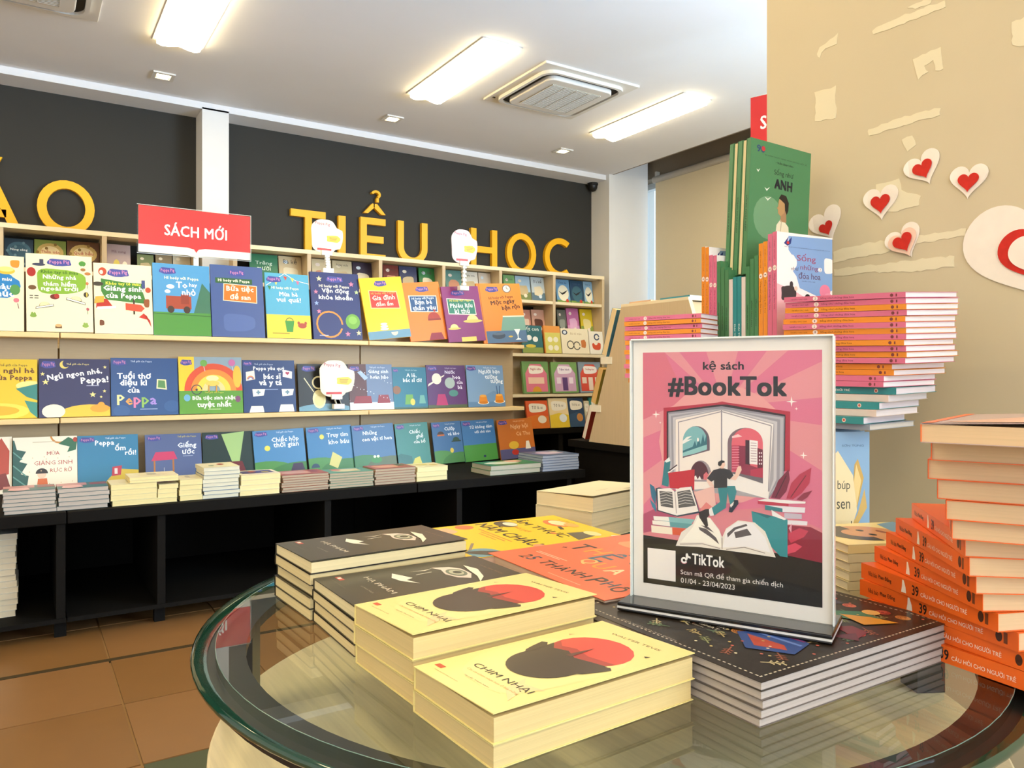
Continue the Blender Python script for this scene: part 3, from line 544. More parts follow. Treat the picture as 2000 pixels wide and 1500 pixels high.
P['ngay'] = ('#e98a2e', [('R', 0.08, 0, 1, 0.2, '#54708f'), ('P', [(0.42, 0.2), (1, 0.2), (1, 0.45), (0.5, 0.43)], '#77a08f'), ('R', 0.5, 0.43, 1, 0.45, '#e6ddc2'), ('E', 0.35, 0.12, 0.15, 0.055, '#3f4a5a'), ('E', 0.35, 0.15, 0.14, 0.02, '#5d6b7d'), ('L', [(0.06, 0), (0.06, 1)], 0.014, '#c9701d')] + LG(0.34, 0.9, 0.28) + [('E', 0.68, 0.91, 0.1, 0.07, '#7c6a5a'), ('E', 0.68, 0.91, 0.08, 0.056, '#f3ead0'), ('L', [(0.68, 0.91), (0.68, 0.95)], 0.012, '#4a3a2a'), ('L', [(0.68, 0.91), (0.72, 0.9)], 0.012, '#4a3a2a')] + lines(S1, 0.52, 0.76, 0.56, 0.1, '#7c451a', 0.02, 4) + lines('Một ngày', 0.55, 0.68, 0.56, 0.1, '#4a2a14', 0.03, 5) + lines('bận rộn', 0.72, 0.59, 0.42, 0.1, '#4a2a14', 0.03, 5) + [('P', [(0.72, 0.04), (0.86, 0.04), (0.84, 0.06), (0.8, 0.07), (0.8, 0.12), (0.86, 0.22), (0.72, 0.22), (0.78, 0.12), (0.78, 0.07)], '#e8efe9'), ('E', 0.62, 0.1, 0.05, 0.015, '#d8b54a')])
R1 = [('mau', -84, 47, 645, 495, 'white colouring book with blue patch and cake, cut by the picture edge'), ('tham', 52, 182, 650, 497, 'tall white colouring book with green patch and explorer hats'), ('noel', 185, 299, 653, 515, 'white colouring book with dark green patch and a Santa hat'),
      ('tonho', 300, 412, 655, 515, 'glossy light blue picture book with a red train over green grass'), ('tiec', 414, 517, 657, 518, 'slate blue picture book with orange title box and green strip'), ('he', 521, 607, 658, 534, 'turquoise and yellow picture book with bunting and green bucket'),
      ('van', 611, 706, 660, 533, 'navy picture book with stars, orange hoop and green ball'), ('gia', 717, 799, 664, 547, 'bright yellow picture book with a red title box, tilted'), ('ban', 801, 873, 667, 555, 'orange picture book with blue title box and red bobble hat'),
      ('phieu', 872, 944, 669, 563, 'purple picture book with green title box and straw hats'), ('ngay', 944, 1029, 671, 556, 'orange picture book with wall clock and brown title, last on the upper ledge')]
ROLL = {'gia': 6.5, 'ban': 5.5, 'phieu': 4.5, 'ngay': 3.5, 'noel': 0.5, 'tham': 0.6, 'van': 0.5}
def stand(key, pl, pr, yb, yt, yplane, z0, lean, label, group, cover, ops, t=0.011, roll=0, spine=None, page='#e8dfc4', hard=False, dy=0.0, name='picture_book', eps=0.0004, res=1, xr=None):
    x0, x1 = xr or ( on_y(pl, yb, yplane).x, on_y(pr, yb, yplane).x); w = x1 - x0; ln = math.radians(lean)
    h = 0.25
    for _ in range(4): h = (on_y(pl, yt, yplane + h * math.sin(ln)).z - z0) / math.cos(ln)
    if key not in SPEC: book_spec(key, w, h, t, cover, ops, (), page, spine, hard=hard, eps=eps, res=res)
    rl = math.radians(roll); X = Vector((math.cos(rl), 0, math.sin(rl))); Y = Vector((-math.sin(rl), math.sin(ln), math.cos(rl) * math.cos(ln)))
    zz = z0 + max(0.0, 0.0)
    return inst(key, (x0, yplane + dy, zz + 0.0012), X, Y, label, group, name, 'book')
for i, (k, pl, pr, yb, yt, lab) in enumerate(R1):
    rl = -ROLL.get(k, 0); g = 0.018 if k in ('tham', 'van') else 0.012
    roll = ROLL.get(k, 0)
    X0 = 1
    stand('u_' + k, pl, pr, yb, yt, 4.012, 1.194, 10.0, lab, 'picture books on the upper ledge', P[k][0], P[k][1], t=g, roll=roll, hard=k in ('tonho', 'tiec', 'ngay'), dy=-0.022 * (i % 2) if i >= 6 else -0.002 * (i % 2))
Q = {}
Q['nghi'] = ('#e3bd22', [('E', 0.9, 0.55, 0.2, 0.08, '#f2dc86'), ('P', [(0.7, 0.5), (1, 0.58), (1, 0.3), (0.85, 0.36)], '#2f7f77'), ('P', [(0.82, 0.3), (1, 0.26), (1, 0), (0.9, 0.1)], '#39897a'), ('E', 0.45, 0.12, 0.44, 0.14, '#efd04a'), ('E', 0.45, 0.13, 0.3, 0.08, '#d8a91c')] + lines(S2, 0.66, 0.9, 0.4, 0.1, '#7a5a18', 0.02) + lines('Kì nghỉ hè|của Peppa', 0.66, 0.8, 0.6, 0.12, '#6b3a17', 0.04))
Q['ngu'] = ('#2d2f57', [('E', 0.7, 0.05, 0.42, 0.16, '#e3b93a'), ('E', 0.85, 0.14, 0.14, 0.07, '#dd9a2e'), ('E', 0.87, 0.2, 0.05, 0.05, '#dd9a2e'), ('E', 0.2, 0.1, 0.16, 0.12, '#efe6c9'), ('G', 0.35, 0.9, 0.0, 0.065, 0, 360, '#ecd06a'), ('E', 0.375, 0.92, 0.05, 0.065, '#2d2f57'), ('S', 0.93, 0.86, 0.03, '#ecd98a'), ('S', 0.05, 0.74, 0.035, '#ecd98a'), ('S', 0.09, 0.6, 0.05, '#ecd98a'), ('S', 0.75, 0.38, 0.05, '#ecd98a'), ('S', 0.92, 0.44, 0.03, '#ecd98a'), ('S', 0.87, 0.34, 0.025, '#ecd98a')] + LG(0.13, 0.9, 0.2, 0.06) + [('T', S2, 0.54, 0.91, 0.32, '#d8c98a', 0.02), ('T', 'Ngủ ngon nhé,', 0.5, 0.73, 0.78, '#faf6ee', 0.04, 9), ('T', 'Peppa!', 0.78, 0.62, 0.4, '#faf6ee', 0.04, 4), ('R', 0.66, 0.53, 0.84, 0.54, '#b9bad0')])
Q['tuoi'] = ('#2a4f82', [('E', 0.15, 0.08, 0.12, 0.1, '#33598d'), ('E', 0.9, 0.15, 0.12, 0.1, '#33598d')] + LG(0.13, 0.92, 0.2, 0.05) + [('T', S2, 0.45, 0.94, 0.32, '#b9c8e0', 0.02), ('T', 'Tuổi thơ', 0.34, 0.7, 0.5, '#f3f6fa', 0.045), ('T', 'diệu kì', 0.33, 0.56, 0.4, '#f3f6fa', 0.045), ('T', 'của', 0.33, 0.44, 0.18, '#f3f6fa', 0.04)] + [('T', c_, x, y, wv, col, 0.03) for c_, x, y, wv, col in (('P', 0.14, 0.27, 0.11, '#efe79a'), ('e', 0.26, 0.24, 0.1, '#e69a4a'), ('p', 0.38, 0.22, 0.11, '#d97aa0'), ('p', 0.5, 0.22, 0.11, '#8cb85a'), ('a', 0.62, 0.24, 0.1, '#a58ad0'))] + [('P', [(0.67, 0.46), (0.83, 0.44), (0.82, 0.62), (0.68, 0.63)], '#e9dfae'), ('P', [(0.69, 0.48), (0.81, 0.465), (0.8, 0.6), (0.7, 0.61)], '#5a8a52'), ('R', 0.42, 0.1, 0.68, 0.11, '#a9b9d8')])
Q['sinh'] = ('#8ea0a8', [('R', 0, 0, 1, 0.4, '#5c9436'), ('R', 0, 0.4, 0.24, 1, '#ecc531'), ('G', 0.54, 0.4, 0.36, 0.46, 0, 180, '#d8502f'), ('G', 0.54, 0.4, 0.27, 0.36, 0, 180, '#ea8a35'), ('G', 0.54, 0.4, 0.18, 0.27, 0, 180, '#eecb4a'), ('G', 0.54, 0.4, 0.1, 0.18, 0, 180, '#d9c98a'), ('E', 0.92, 0.65, 0.07, 0.2, '#e6b53c')] + balloon(0.39, 0.89, 0.055, '#6fa34a') + balloon(0.84, 0.9, 0.055, '#c56a9a') + [('E', 0.52, 0.62, 0.1, 0.05, '#f2e0a0'), ('E', 0.52, 0.53, 0.11, 0.05, '#e6c25a'), ('L', [(0.46, 0.5), (0.46, 0.38)], 0.02, '#c9913a'), ('L', [(0.58, 0.5), (0.58, 0.38)], 0.02, '#c9913a'), ('G', 0.27, 0.42, 0.07, 0.085, 0, 360, '#3f3f4a'), ('G', 0.27, 0.42, 0.0, 0.02, 0, 360, '#3f3f4a')] + LG(0.12, 0.9, 0.17, 0.05) + [('E', 0.12, 0.28, 0.05, 0.06, '#6aa7c9'), ('E', 0.92, 0.25, 0.045, 0.06, '#7a4a6d'), ('T', S2, 0.54, 0.37, 0.3, '#c9cf5a', 0.02), ('T', 'Bữa tiệc sinh nhật', 0.54, 0.27, 0.68, '#f3f8e4', 0.04), ('T', 'tuyệt nhất', 0.54, 0.16, 0.54, '#f3f8e4', 0.045), ('R', 0.44, 0.07, 0.64, 0.08, '#c9dba8')])
Q['bacsi'] = ('#27406f', [('P', [(0.06, 0.6), (0.23, 0.63), (0.22, 0.8), (0.06, 0.77)], '#efe6d2'), ('G', 0.145, 0.63, 0.05, 0.07, 0, 180, '#d98a4a'), ('G', 0.145, 0.63, 0.03, 0.05, 0, 180, '#7a6aa0'), ('P', [(0.76, 0.68), (0.94, 0.64), (0.95, 0.78), (0.77, 0.82)], '#efe0da'), ('H', 0.855, 0.74, 0.04, '#b03a55')] + LG(0.1, 0.93, 0.16, 0.04) + [('T', S2, 0.4, 0.92, 0.36, '#a9b5c9', 0.02), ('T', 'Peppa yêu quý', 0.5, 0.83, 0.6, '#f3f3ee', 0.035), ('T', 'bác sĩ', 0.56, 0.69, 0.34, '#f3f3ee', 0.045), ('T', 'và y tá', 0.52, 0.55, 0.44, '#f3f3ee', 0.045), ('R', 0.36, 0.43, 0.66, 0.44, '#9fb0cc')] + [q for cx in (0.28, 0.84) for q in (('P', [(cx - 0.1, 0.3), (cx + 0.1, 0.32), (cx + 0.13, 0.44), (cx - 0.11, 0.44)], '#f0ead8'), ('R', cx - 0.015, 0.34, cx + 0.015, 0.42, '#6a8a9a'), ('R', cx - 0.04, 0.365, cx + 0.04, 0.395, '#6a8a9a'))] + [('P', [(0.1, 0), (0.38, 0), (0.36, 0.12), (0.14, 0.12)], '#efe9d6'), ('P', [(0.66, 0), (0.96, 0), (0.94, 0.14), (0.7, 0.14)], '#efe9d6')])
Q['trang'] = ('#20211f', [('E', 0.5, 0, 0.6, 0.15, '#6a95a8'), ('S', 0.46, 0.9, 0.04, '#efe2a0'), ('S', 0.85, 0.86, 0.03, '#efe2a0'), ('G', 0.4, 0.6, 0.1, 0.13, 0, 360, '#efe6b5'), ('L', [(0.12, 0.7), (0.3, 0.4)], 0.02, '#d8cfa8'), ('E', 0.4, 0.25, 0.13, 0.2, '#efe3a5'), ('E', 0.4, 0.22, 0.1, 0.12, '#e0d08a')] + LG(0.22, 0.9, 0.26, 0.06))
Q['hoan'] = ('#6d7f9c', [('R', 0, 0, 0.4, 1, '#5d2f26'), ('R', 0, 0, 1, 0.16, '#e9edf0'), ('P', [(0.2, 0.82), (0.28, 0.86), (0.44, 0.7), (0.36, 0.64)], '#a8bccd'), ('P', [(0.08, 0.14), (0.5, 0.14), (0.48, 0.3), (0.14, 0.3)], '#8d2020'), ('P', [(0.62, 0.14), (0.92, 0.14), (0.88, 0.32), (0.66, 0.32)], '#8d2020')] + [('E', (i * 0.37) % 1, 0.2 + (i * 0.61) % 0.75, 0.008, 0.01, '#f4f6f8') for i in range(26)] + LG(0.14, 0.9, 0.22, 0.05) + [('T', S2, 0.66, 0.93, 0.36, '#d3dbe6', 0.02), ('T', 'Giáng sinh', 0.68, 0.83, 0.46, '#eef3f8', 0.035), ('T', 'hoàn hảo', 0.7, 0.72, 0.42, '#eef3f8', 0.035)])
Q['alo'] = ('#1f7187', [('R', 0, 0, 1, 0.04, '#2f5b4c'), ('E', 0.1, 0.45, 0.12, 0.1, '#8a5a30'), ('P', [(0.32, 0.1), (0.58, 0.1), (0.56, 0.34), (0.36, 0.34)], '#6aa33a'), ('E', 0.55, 0.16, 0.07, 0.08, '#d9c84a'), ('P', [(0.74, 0.12), (0.94, 0.12), (0.9, 0.32), (0.78, 0.32)], '#6aa89a')] + LG(0.1, 0.92, 0.14, 0.04) + [('T', S2, 0.55, 0.93, 0.36, '#a9cfd4', 0.02), ('T', 'A lô,', 0.56, 0.8, 0.3, '#eaf4f4', 0.035), ('T', 'bác sĩ ơi!', 0.58, 0.69, 0.56, '#eaf4f4', 0.035)])
Q['nuoc'] = ('#5a2f68', [('R', 0, 0, 1, 0.07, '#4d5a38'), ('E', 0.25, 0.68, 0.12, 0.13, '#f1e6cf'), ('P', [(0.02, 0.5), (0.44, 0.74), (0.46, 0.78), (0.04, 0.56)], '#f1e6cf'), ('E', 0.58, 0.58, 0.13, 0.13, '#a9b8b0'), ('E', 0.66, 0.34, 0.12, 0.08, '#4f8a82'), ('P', [(0.2, 0.06), (0.5, 0.06), (0.44, 0.32), (0.26, 0.32)], '#b3326a')] + LG(0.16, 0.92, 0.22, 0.05) + [('T', S2, 0.62, 0.93, 0.3, '#c9b5d0', 0.02), ('T', 'Nước', 0.6, 0.84, 0.26, '#e9dff0', 0.035), ('T', 'hoa', 0.76, 0.72, 0.2, '#e9dff0', 0.035), ('T', 'của', 0.84, 0.6, 0.16, '#e9dff0', 0.035), ('T', 'bà', 0.84, 0.48, 0.12, '#e9dff0', 0.035)])
Q['nguoi'] = ('#7d9dbd', [('R', 0, 0, 1, 0.12, '#5f83a8'), ('P', [(0.4, 0.25), (0.7, 0.38), (1, 0.28), (1, 0.12), (0.4, 0.12)], '#6f92b4')] + [q for cx, cy in ((0.4, 0.1), (0.84, 0.12)) for q in (('E', cx, cy, 0.15, 0.045, '#eef0ea'), ('P', [(cx - 0.12, cy), (cx + 0.12, cy), (cx + 0.09, cy + 0.16), (cx - 0.09, cy + 0.16)], '#dc8a2c'), ('E', cx, cy + 0.16, 0.09, 0.03, '#e8a64a'), ('E', cx, cy, 0.12, 0.035, '#c97a24'))] + [('L', [(0.8, 0.3), (0.78, 0.5)], 0.02, '#3f5f8a'), ('L', [(0.86, 0.3), (0.87, 0.5)], 0.02, '#3f5f8a')] + LG(0.14, 0.92, 0.24, 0.05) + [('T', S2, 0.64, 0.94, 0.36, '#dfe8f0', 0.02), ('T', 'Người bạn', 0.62, 0.84, 0.58, '#f0f5f8', 0.035), ('T', 'tưởng', 0.66, 0.71, 0.34, '#f0f5f8', 0.035), ('T', 'tượng', 0.8, 0.6, 0.34, '#f0f5f8', 0.035)])
R2 = [('nghi', -72, 73, 819, 702, 'yellow landscape picture book with palm leaves, cut by the picture edge'), ('ngu', 76, 215, 816, 702, 'navy landscape picture book with crescent moon and yellow stars'), ('tuoi', 217, 348, 811, 700, 'blue landscape picture book with the bottom word in many colours'), ('sinh', 350, 474, 807, 698, 'green picture book with a rainbow and balloons'), ('bacsi', 476, 578, 805, 704, 'navy picture book with nurse caps and two pinned pictures'),
      ('trang', 583, 681, 803, 712, 'black picture book with stars, half hidden by a white card'), ('hoan', 683, 769, 801, 712, 'grey and brown snowy picture book'), ('alo', 769, 835, 798, 718, 'teal picture book, the smallest on the lower ledge'), ('nuoc', 836, 912, 795, 714, 'purple picture book with wide white hat'), ('nguoi', 914, 986, 793, 714, 'pale blue picture book with two caramel puddings')]
for i, (k, pl, pr, yb, yt, lab) in enumerate(R2):
    stand('m_' + k, pl, pr, yb, yt, 4.022, 0.813, 9.0, lab, 'picture books on the lower ledge', Q[k][0], Q[k][1], t=0.012 if k in ('ngu', 'tuoi', 'sinh', 'trang') else 0.008, dy=-0.002 * (i % 2))
V = {}
hills = lambda c1='#4f8f43', c2='#3f7d3a': [('E', 0.2, 0.05, 0.6, 0.27, c1), ('E', 0.85, 0.0, 0.6, 0.25, c2)]
def vtop(t, c_='#d7e4ee', cx=0.62): return LG(0.16, 0.92, 0.24, 0.05) + [('T', S2, cx, 0.94, 0.34, c_, 0.02)]
V['do'] = ('#f3ead2', [('P', [(0.72, 0.3), (0.95, 0.34), (0.96, 0.75), (0.82, 0.98), (0.7, 0.8)], '#b8442f'), ('P', [(0.5, 0.02), (0.98, 0.1), (0.9, 0.36), (0.66, 0.32)], '#7d2a20')])
V['ruc'] = ('#f5e9cf', [('P', [(0, 0), (0.2, 0), (0.24, 0.3), (0.12, 0.34), (0.22, 0.52), (0.1, 0.56), (0.2, 0.74), (0.06, 0.78), (0.02, 0.95), (0, 0.95)], '#22564e'), ('L', [(0.0, 0.5), (0.2, 0.3)], 0.02, '#5f9488'), ('L', [(0.0, 0.3), (0.22, 0.1)], 0.02, '#5f9488'), ('L', [(0.0, 0.74), (0.14, 0.6)], 0.02, '#5f9488'), ('G', 0.72, 1.02, 0.12, 0.15, 180, 300, '#d08a3a'), ('P', [(0.7, 0.86), (0.86, 0.98), (1, 0.9), (0.98, 0.74), (0.84, 0.7), (0.88, 0.8)], '#2f6a4a'), ('E', 0.97, 0.93, 0.035, 0.045, '#b03a26'), ('T', 'MÙA', 0.62, 0.7, 0.2, '#b5453a', 0.01), ('T', 'GIÁNG SINH', 0.62, 0.53, 0.6, '#b5453a', 0.015), ('T', 'RỰC RỠ', 0.74, 0.38, 0.34, '#b5453a', 0.012), ('E', 0.44, 0.32, 0.07, 0.08, '#f0c8a8'), ('G', 0.44, 0.33, 0, 0.095, 0, 180, '#2b2320'), ('P', [(0.36, 0.06), (0.54, 0.06), (0.52, 0.24), (0.38, 0.24)], '#d8692f'), ('E', 0.6, 0.02, 0.09, 0.05, '#8d4a2a'), ('R', 0.3, 0.9, 0.68, 0.91, '#c9b58f')] + [('E', 0.2 + (i * 0.31) % 0.75, 0.12 + (i * 0.47) % 0.7, 0.008, 0.01, '#d8b98a') for i in range(14)])
V['om'] = ('#2f7ea3', [('R', 0, 0, 0.45, 0.12, '#4a6a7a'), ('P', [(0.38, 0), (1, 0), (1, 0.3), (0.66, 0.34), (0.5, 0.16)], '#d8b83a'), ('P', [(0.55, 0.2), (0.7, 0.22), (0.72, 0.4), (0.56, 0.38)], '#c0394a'), ('R', 0.595, 0.24, 0.645, 0.35, '#efe0d8')] + vtop('') + [('T', 'Peppa', 0.44, 0.84, 0.32, '#f3f8f8', 0.035), ('T', 'ốm', 0.7, 0.76, 0.18, '#f3f8f8', 0.035), ('T', 'rồi!', 0.87, 0.66, 0.19, '#f3f8f8', 0.035)])
V['gieng'] = ('#53628c', [('P', [(0.1, 0.46), (0.56, 0.48), (0.5, 0.64), (0.18, 0.64)], '#c93a63'), ('R', 0.14, 0.12, 0.17, 0.47, '#b3713a'), ('R', 0.47, 0.12, 0.5, 0.48, '#b3713a'), ('E', 0.32, 0.16, 0.16, 0.05, '#e8e3d2'), ('E', 0.32, 0.16, 0.12, 0.035, '#1d2430'), ('R', 0.16, 0.0, 0.48, 0.14, '#d8d3c2'), ('L', [(0.32, 0.17), (0.32, 0.32)], 0.008, '#c9cbd0')] + vtop('', '#c9b96a', 0.74) + [('T', 'Giếng', 0.74, 0.76, 0.34, '#f0f2f6', 0.035), ('T', 'ước', 0.76, 0.63, 0.22, '#f0f2f6', 0.035), ('R', 0.66, 0.53, 0.84, 0.54, '#a9b2cc')])
V['toi'] = ('#16302b', [('P', [(0.36, 0.95), (0.8, 1), (0.68, 0.3), (0.56, 0.3)], '#a9c87d'), ('P', [(0.36, 0.1), (0.82, 0.1), (0.74, 0.36), (0.44, 0.36)], '#6d2226')] + LG(0.18, 0.9, 0.24, 0.05))
V['hop'] = ('#4a86b5', hills() + [('E', 0.26, 0.6, 0.055, 0.06, '#e8dc5a')] + vtop('') + [('T', 'Chiếc hộp', 0.62, 0.78, 0.54, '#f3f8f8', 0.035), ('T', 'thời gian', 0.63, 0.65, 0.5, '#f3f8f8', 0.035), ('P', [(0.68, 0.06), (0.96, 0.06), (0.92, 0.22), (0.74, 0.22)], '#3f2a46')])
V['truy'] = ('#3f7fae', hills() + [('E', 0.33, 0.77, 0.05, 0.055, '#e8dc5a'), ('P', [(0.44, 0.14), (0.62, 0.04), (0.74, 0.28), (0.54, 0.42)], '#d8d07a'), ('G', 0.14, 0.1, 0, 0.09, 0, 180, '#27405a')] + vtop('') + [('T', 'Truy tìm', 0.68, 0.78, 0.48, '#f3f8f8', 0.035), ('T', 'kho báu', 0.7, 0.64, 0.46, '#f3f8f8', 0.035)])
V['nhung'] = ('#48749f', hills('#3f7d45', '#5a6a3f') + [('E', 0.52, 0.18, 0.13, 0.07, '#3f8a3a'), ('E', 0.48, 0.26, 0.035, 0.03, '#e6f0d2'), ('E', 0.56, 0.26, 0.035, 0.03, '#e6f0d2')] + vtop('') + [('T', 'Những', 0.42, 0.8, 0.34, '#f3f8f8', 0.035), ('T', 'con vật tí hon', 0.58, 0.66, 0.72, '#f3f8f8', 0.035)])
V['ghe'] = ('#3f8a80', [('P', [(0, 0), (0.45, 0), (0.42, 0.22), (0.1, 0.3), (0, 0.26)], '#2f6f68'), ('P', [(0.4, 0), (0.72, 0), (0.66, 0.2), (0.5, 0.16)], '#dcd45a')] + vtop('') + [('T', 'Chiếc', 0.58, 0.8, 0.34, '#eef6f2', 0.035), ('T', 'ghế', 0.72, 0.68, 0.22, '#eef6f2', 0.035), ('T', 'của bố', 0.7, 0.56, 0.36, '#eef6f2', 0.035)])
V['cuop'] = ('#3a6a99', hills() + [('G', 0.28, 0.68, 0, 0.12, 0, 180, '#3a2a26'), ('R', 0.16, 0.66, 0.4, 0.7, '#c8692f'), ('G', 0.78, 0.52, 0, 0.12, 0, 180, '#274a36'), ('R', 0.62, 0.5, 0.94, 0.53, '#1f3a2c'), ('E', 0.6, 0.3, 0.06, 0.06, '#d8c24a')] + vtop('') + [('T', 'Cướp', 0.6, 0.82, 0.36, '#e6eef4', 0.035), ('T', 'và kho', 0.72, 0.7, 0.4, '#e6eef4', 0.03)])
V['tu'] = ('#3f78ac', [('R', 0, 0, 1, 0.4, '#4a9340'), ('E', 0.6, 0.1, 0.04, 0.03, '#27405a')] + vtop('') + [('T', 'Từ không dám', 0.58, 0.82, 0.7, '#e6eef4', 0.03), ('T', 'với chú nào', 0.62, 0.71, 0.5, '#e6eef4', 0.03)])
V['cathu'] = ('#c9702c', [('R', 0, 0, 1, 0.25, '#5c5a80'), ('E', 0.4, 0.34, 0.14, 0.1, '#e3b53a'), ('E', 0.42, 0.16, 0.1, 0.07, '#c0392f'), ('P', [(0.72, 0.22), (0.88, 0.22), (0.84, 0.42), (0.76, 0.42)], '#efe6d0')] + vtop('', '#f0c08a') + [('T', 'Ngày hội', 0.62, 0.8, 0.5, '#f0b57d', 0.03), ('T', 'Cá Thu', 0.7, 0.62, 0.4, '#f0b57d', 0.03)])
R3 = [('do', -96, 23, 955, 858, 'cream picture book with a red dress figure, cut by the picture edge'), ('ruc', 25, 151, 951, 856, 'cream picture book with Christmas tree and boy in orange'), ('om', 152, 271, 944, 853, 'teal blue picture book with a red thermometer'), ('gieng', 284, 394, 938, 850, 'slate picture book with a pink roofed well'), ('toi', 397, 500, 931, 846, 'dark green picture book with a pale green beam'), ('hop', 498, 598, 921, 843, 'blue picture book with yellow sun and green hill, first of the blue ones'),
      ('truy', 604, 692, 916, 836, 'blue picture book with sun and a treasure map'), ('nhung', 692, 773, 912, 832, 'dusty blue picture book with a green bush'), ('ghe', 778, 842, 908, 829, 'sea green picture book with yellow cloth'), ('cuop', 848, 905, 905, 826, 'blue picture book with two hats, narrowest of its row'), ('tu', 908, 972, 902, 823, 'blue picture book with broad green meadow'), ('cathu', 976, 1044, 899, 821, 'orange picture book with purple ground, last on the black base')]
for i, (k, pl, pr, yb, yt, lab) in enumerate(R3):
    stand('l_' + k, pl, pr, yb, yt, 4.008, BT, 11.0, lab, 'picture books standing on the black base', V[k][0], V[k][1], t=0.009, roll=2.0 if i > 4 else 0, dy=-0.012 * (i % 2))

# flat stacks along the front of the black base
def base_stack(pl, pr, yt, n, cover, ops, page, lab, depth=0.16, cols=None, yp=3.40, jit=0.004, z0=BT, grp=None):
    x0, x1 = on_y(pl, 950, yp).x, on_y(pr, 950, yp).x; w = x1 - x0; h = on_y((pl + pr) / 2, yt, yp).z - z0 - 0.0008; t = h / n; rn = random.Random(pl)
    for j in range(n):
        c_ = cols[j % len(cols)] if cols else cover; k = 'st_%s_%d_%s' % (c_, pl, j == n - 1)
        if k not in SPEC: book_spec(k, depth, w, t - 0.0004, c_, ops if j == n - 1 else (), (), page, eps=0.0004, res=1)
        inst(k, (x0 + rn.uniform(-jit, jit), yp + depth + rn.uniform(-jit, jit) * 0.6, z0 + j * t + 0.0008), (0, -1, 0), (1, 0, 0), '%s, %s' % (lab, nth(n - 1 - j, n)), grp or 'flat piles on the black base', 'paperback_book')
tealpink = [('R', 0, 0, 0.5, 0.6, '#c08a8f'), ('R', 0.1, 0.66, 0.5, 1, '#8d4a50'), ('B', 0.7, 0.3, 0.25, 0.2, '#e0b0b5', 3)]
base_stack(6, 110, 958, 6, '#3f6c70', tealpink, '#bcaea0', 'grey-paged book with teal and pink cover, pile at the picture edge')
base_stack(113, 213, 952, 5, '#3f6c70', tealpink, '#bcaea0', 'grey-paged book with teal and pink cover, pile beside the cream piles')
comic = [('B', 0.4, 0.5, 0.2, 0.1, '#b9b394', 2), ('R', 0.6, 0.2, 0.65, 0.8, '#cfc6a0')]
base_stack(217, 308, 944, 4, '#e9dfb4', comic, '#e6d499', 'cream paperback in the lower wide pile')
base_stack(252, 348, 930, 2, '#ece2b8', comic, '#e6d499', 'cream paperback bridging two cream piles', yp=3.40, z0=on_y(262, 944, 3.40).z, depth=0.15)
base_stack(350, 395, 936, 4, '#e9dfb4', comic, '#e6d499', 'cream paperback in the pile beside the striped one')
base_stack(309, 348, 945, 4, '#e9dfb4', comic, '#e6d499', 'cream paperback under the bridging books')
base_stack(397, 468, 912, 8, '#e9e2c0', [('E', 0.4, 0.6, 0.16, 0.1, '#a8423a'), ('E', 0.6, 0.3, 0.1, 0.08, '#6a8a5a')], '#d9d2b8', 'thin book in the blue striped pile', cols=['#3f6a94', '#46709c', '#4a749c', '#3f6a94', '#e0d7b0', '#3f6a94', '#46709c', '#e9e2c0'], depth=0.18)
base_stack(470, 548, 926, 4, '#efe3c4', [('P', [(0.15, 0.1), (0.75, 0.1), (0.75, 0.9), (0.15, 0.9)], '#4a3f77'), ('E', 0.4, 0.4, 0.14, 0.1, '#c06a3a'), ('E', 0.55, 0.7, 0.1, 0.1, '#c9b24a')], '#ecd9a0', 'cream paperback with purple picture, beside the striped pile')
base_stack(551, 642, 926, 7, '#a8583f', [('B', 0.5, 0.4, 0.3, 0.3, '#c99a8a', 2), ('B', 0.4, 0.8, 0.2, 0.1, '#8a3f3a', 3)], '#b3a289', 'thin brown covered picture book')
base_stack(644, 730, 922, 6, '#5f9a80', [('B', 0.5, 0.5, 0.3, 0.3, '#d9cfa0', 5), ('B', 0.3, 0.3, 0.2, 0.1, '#c9705a', 3)], '#b3a289', 'thin green covered picture book, pile before the treasure map cover')
base_stack(733, 812, 914, 6, '#a85f4a', [('B', 0.5, 0.4, 0.3, 0.3, '#d9a07a', 7), ('B', 0.3, 0.8, 0.2, 0.1, '#5f6a4a', 3)], '#b3a289', 'thin rust covered picture book, pile beside the cream novel pile')
base_stack(814, 874, 911, 3, '#efe6b5', [('E', 0.4, 0.4, 0.14, 0.2, '#e3cf52'), ('E', 0.6, 0.7, 0.1, 0.14, '#d8bd3a'), ('L', [(0.2, 0.1), (0.6, 0.5)], 0.02, '#8a9a4a')], '#ecdca5', 'cream novel with yellow flower cover')
base_stack(958, 1056, 907, 2, '#2f7a4a', [('B', 0.5, 0.4, 0.25, 0.3, '#cfe0c9', 5), ('B', 0.3, 0.7, 0.2, 0.15, '#e0b5a0', 3)], '#b9b39f', 'thin green book lying before the orange one', depth=0.2)
base_stack(1060, 1131, 888, 6, '#3a5a86', [('B', 0.5, 0.5, 0.25, 0.3, '#c9b5cf', 5), ('E', 0.4, 0.7, 0.1, 0.1, '#e9dfe9')], '#a3a9b5', 'blue magazine, pile on the rack corner', depth=0.24)
base_stack(-82, 33, 1046, 14, '#d9d4c6', (), '#cdbfa2', 'thick paper pad stored under the black base', yp=3.50, z0=0.083, jit=0.006, depth=0.3, grp='paper pads in the open base')
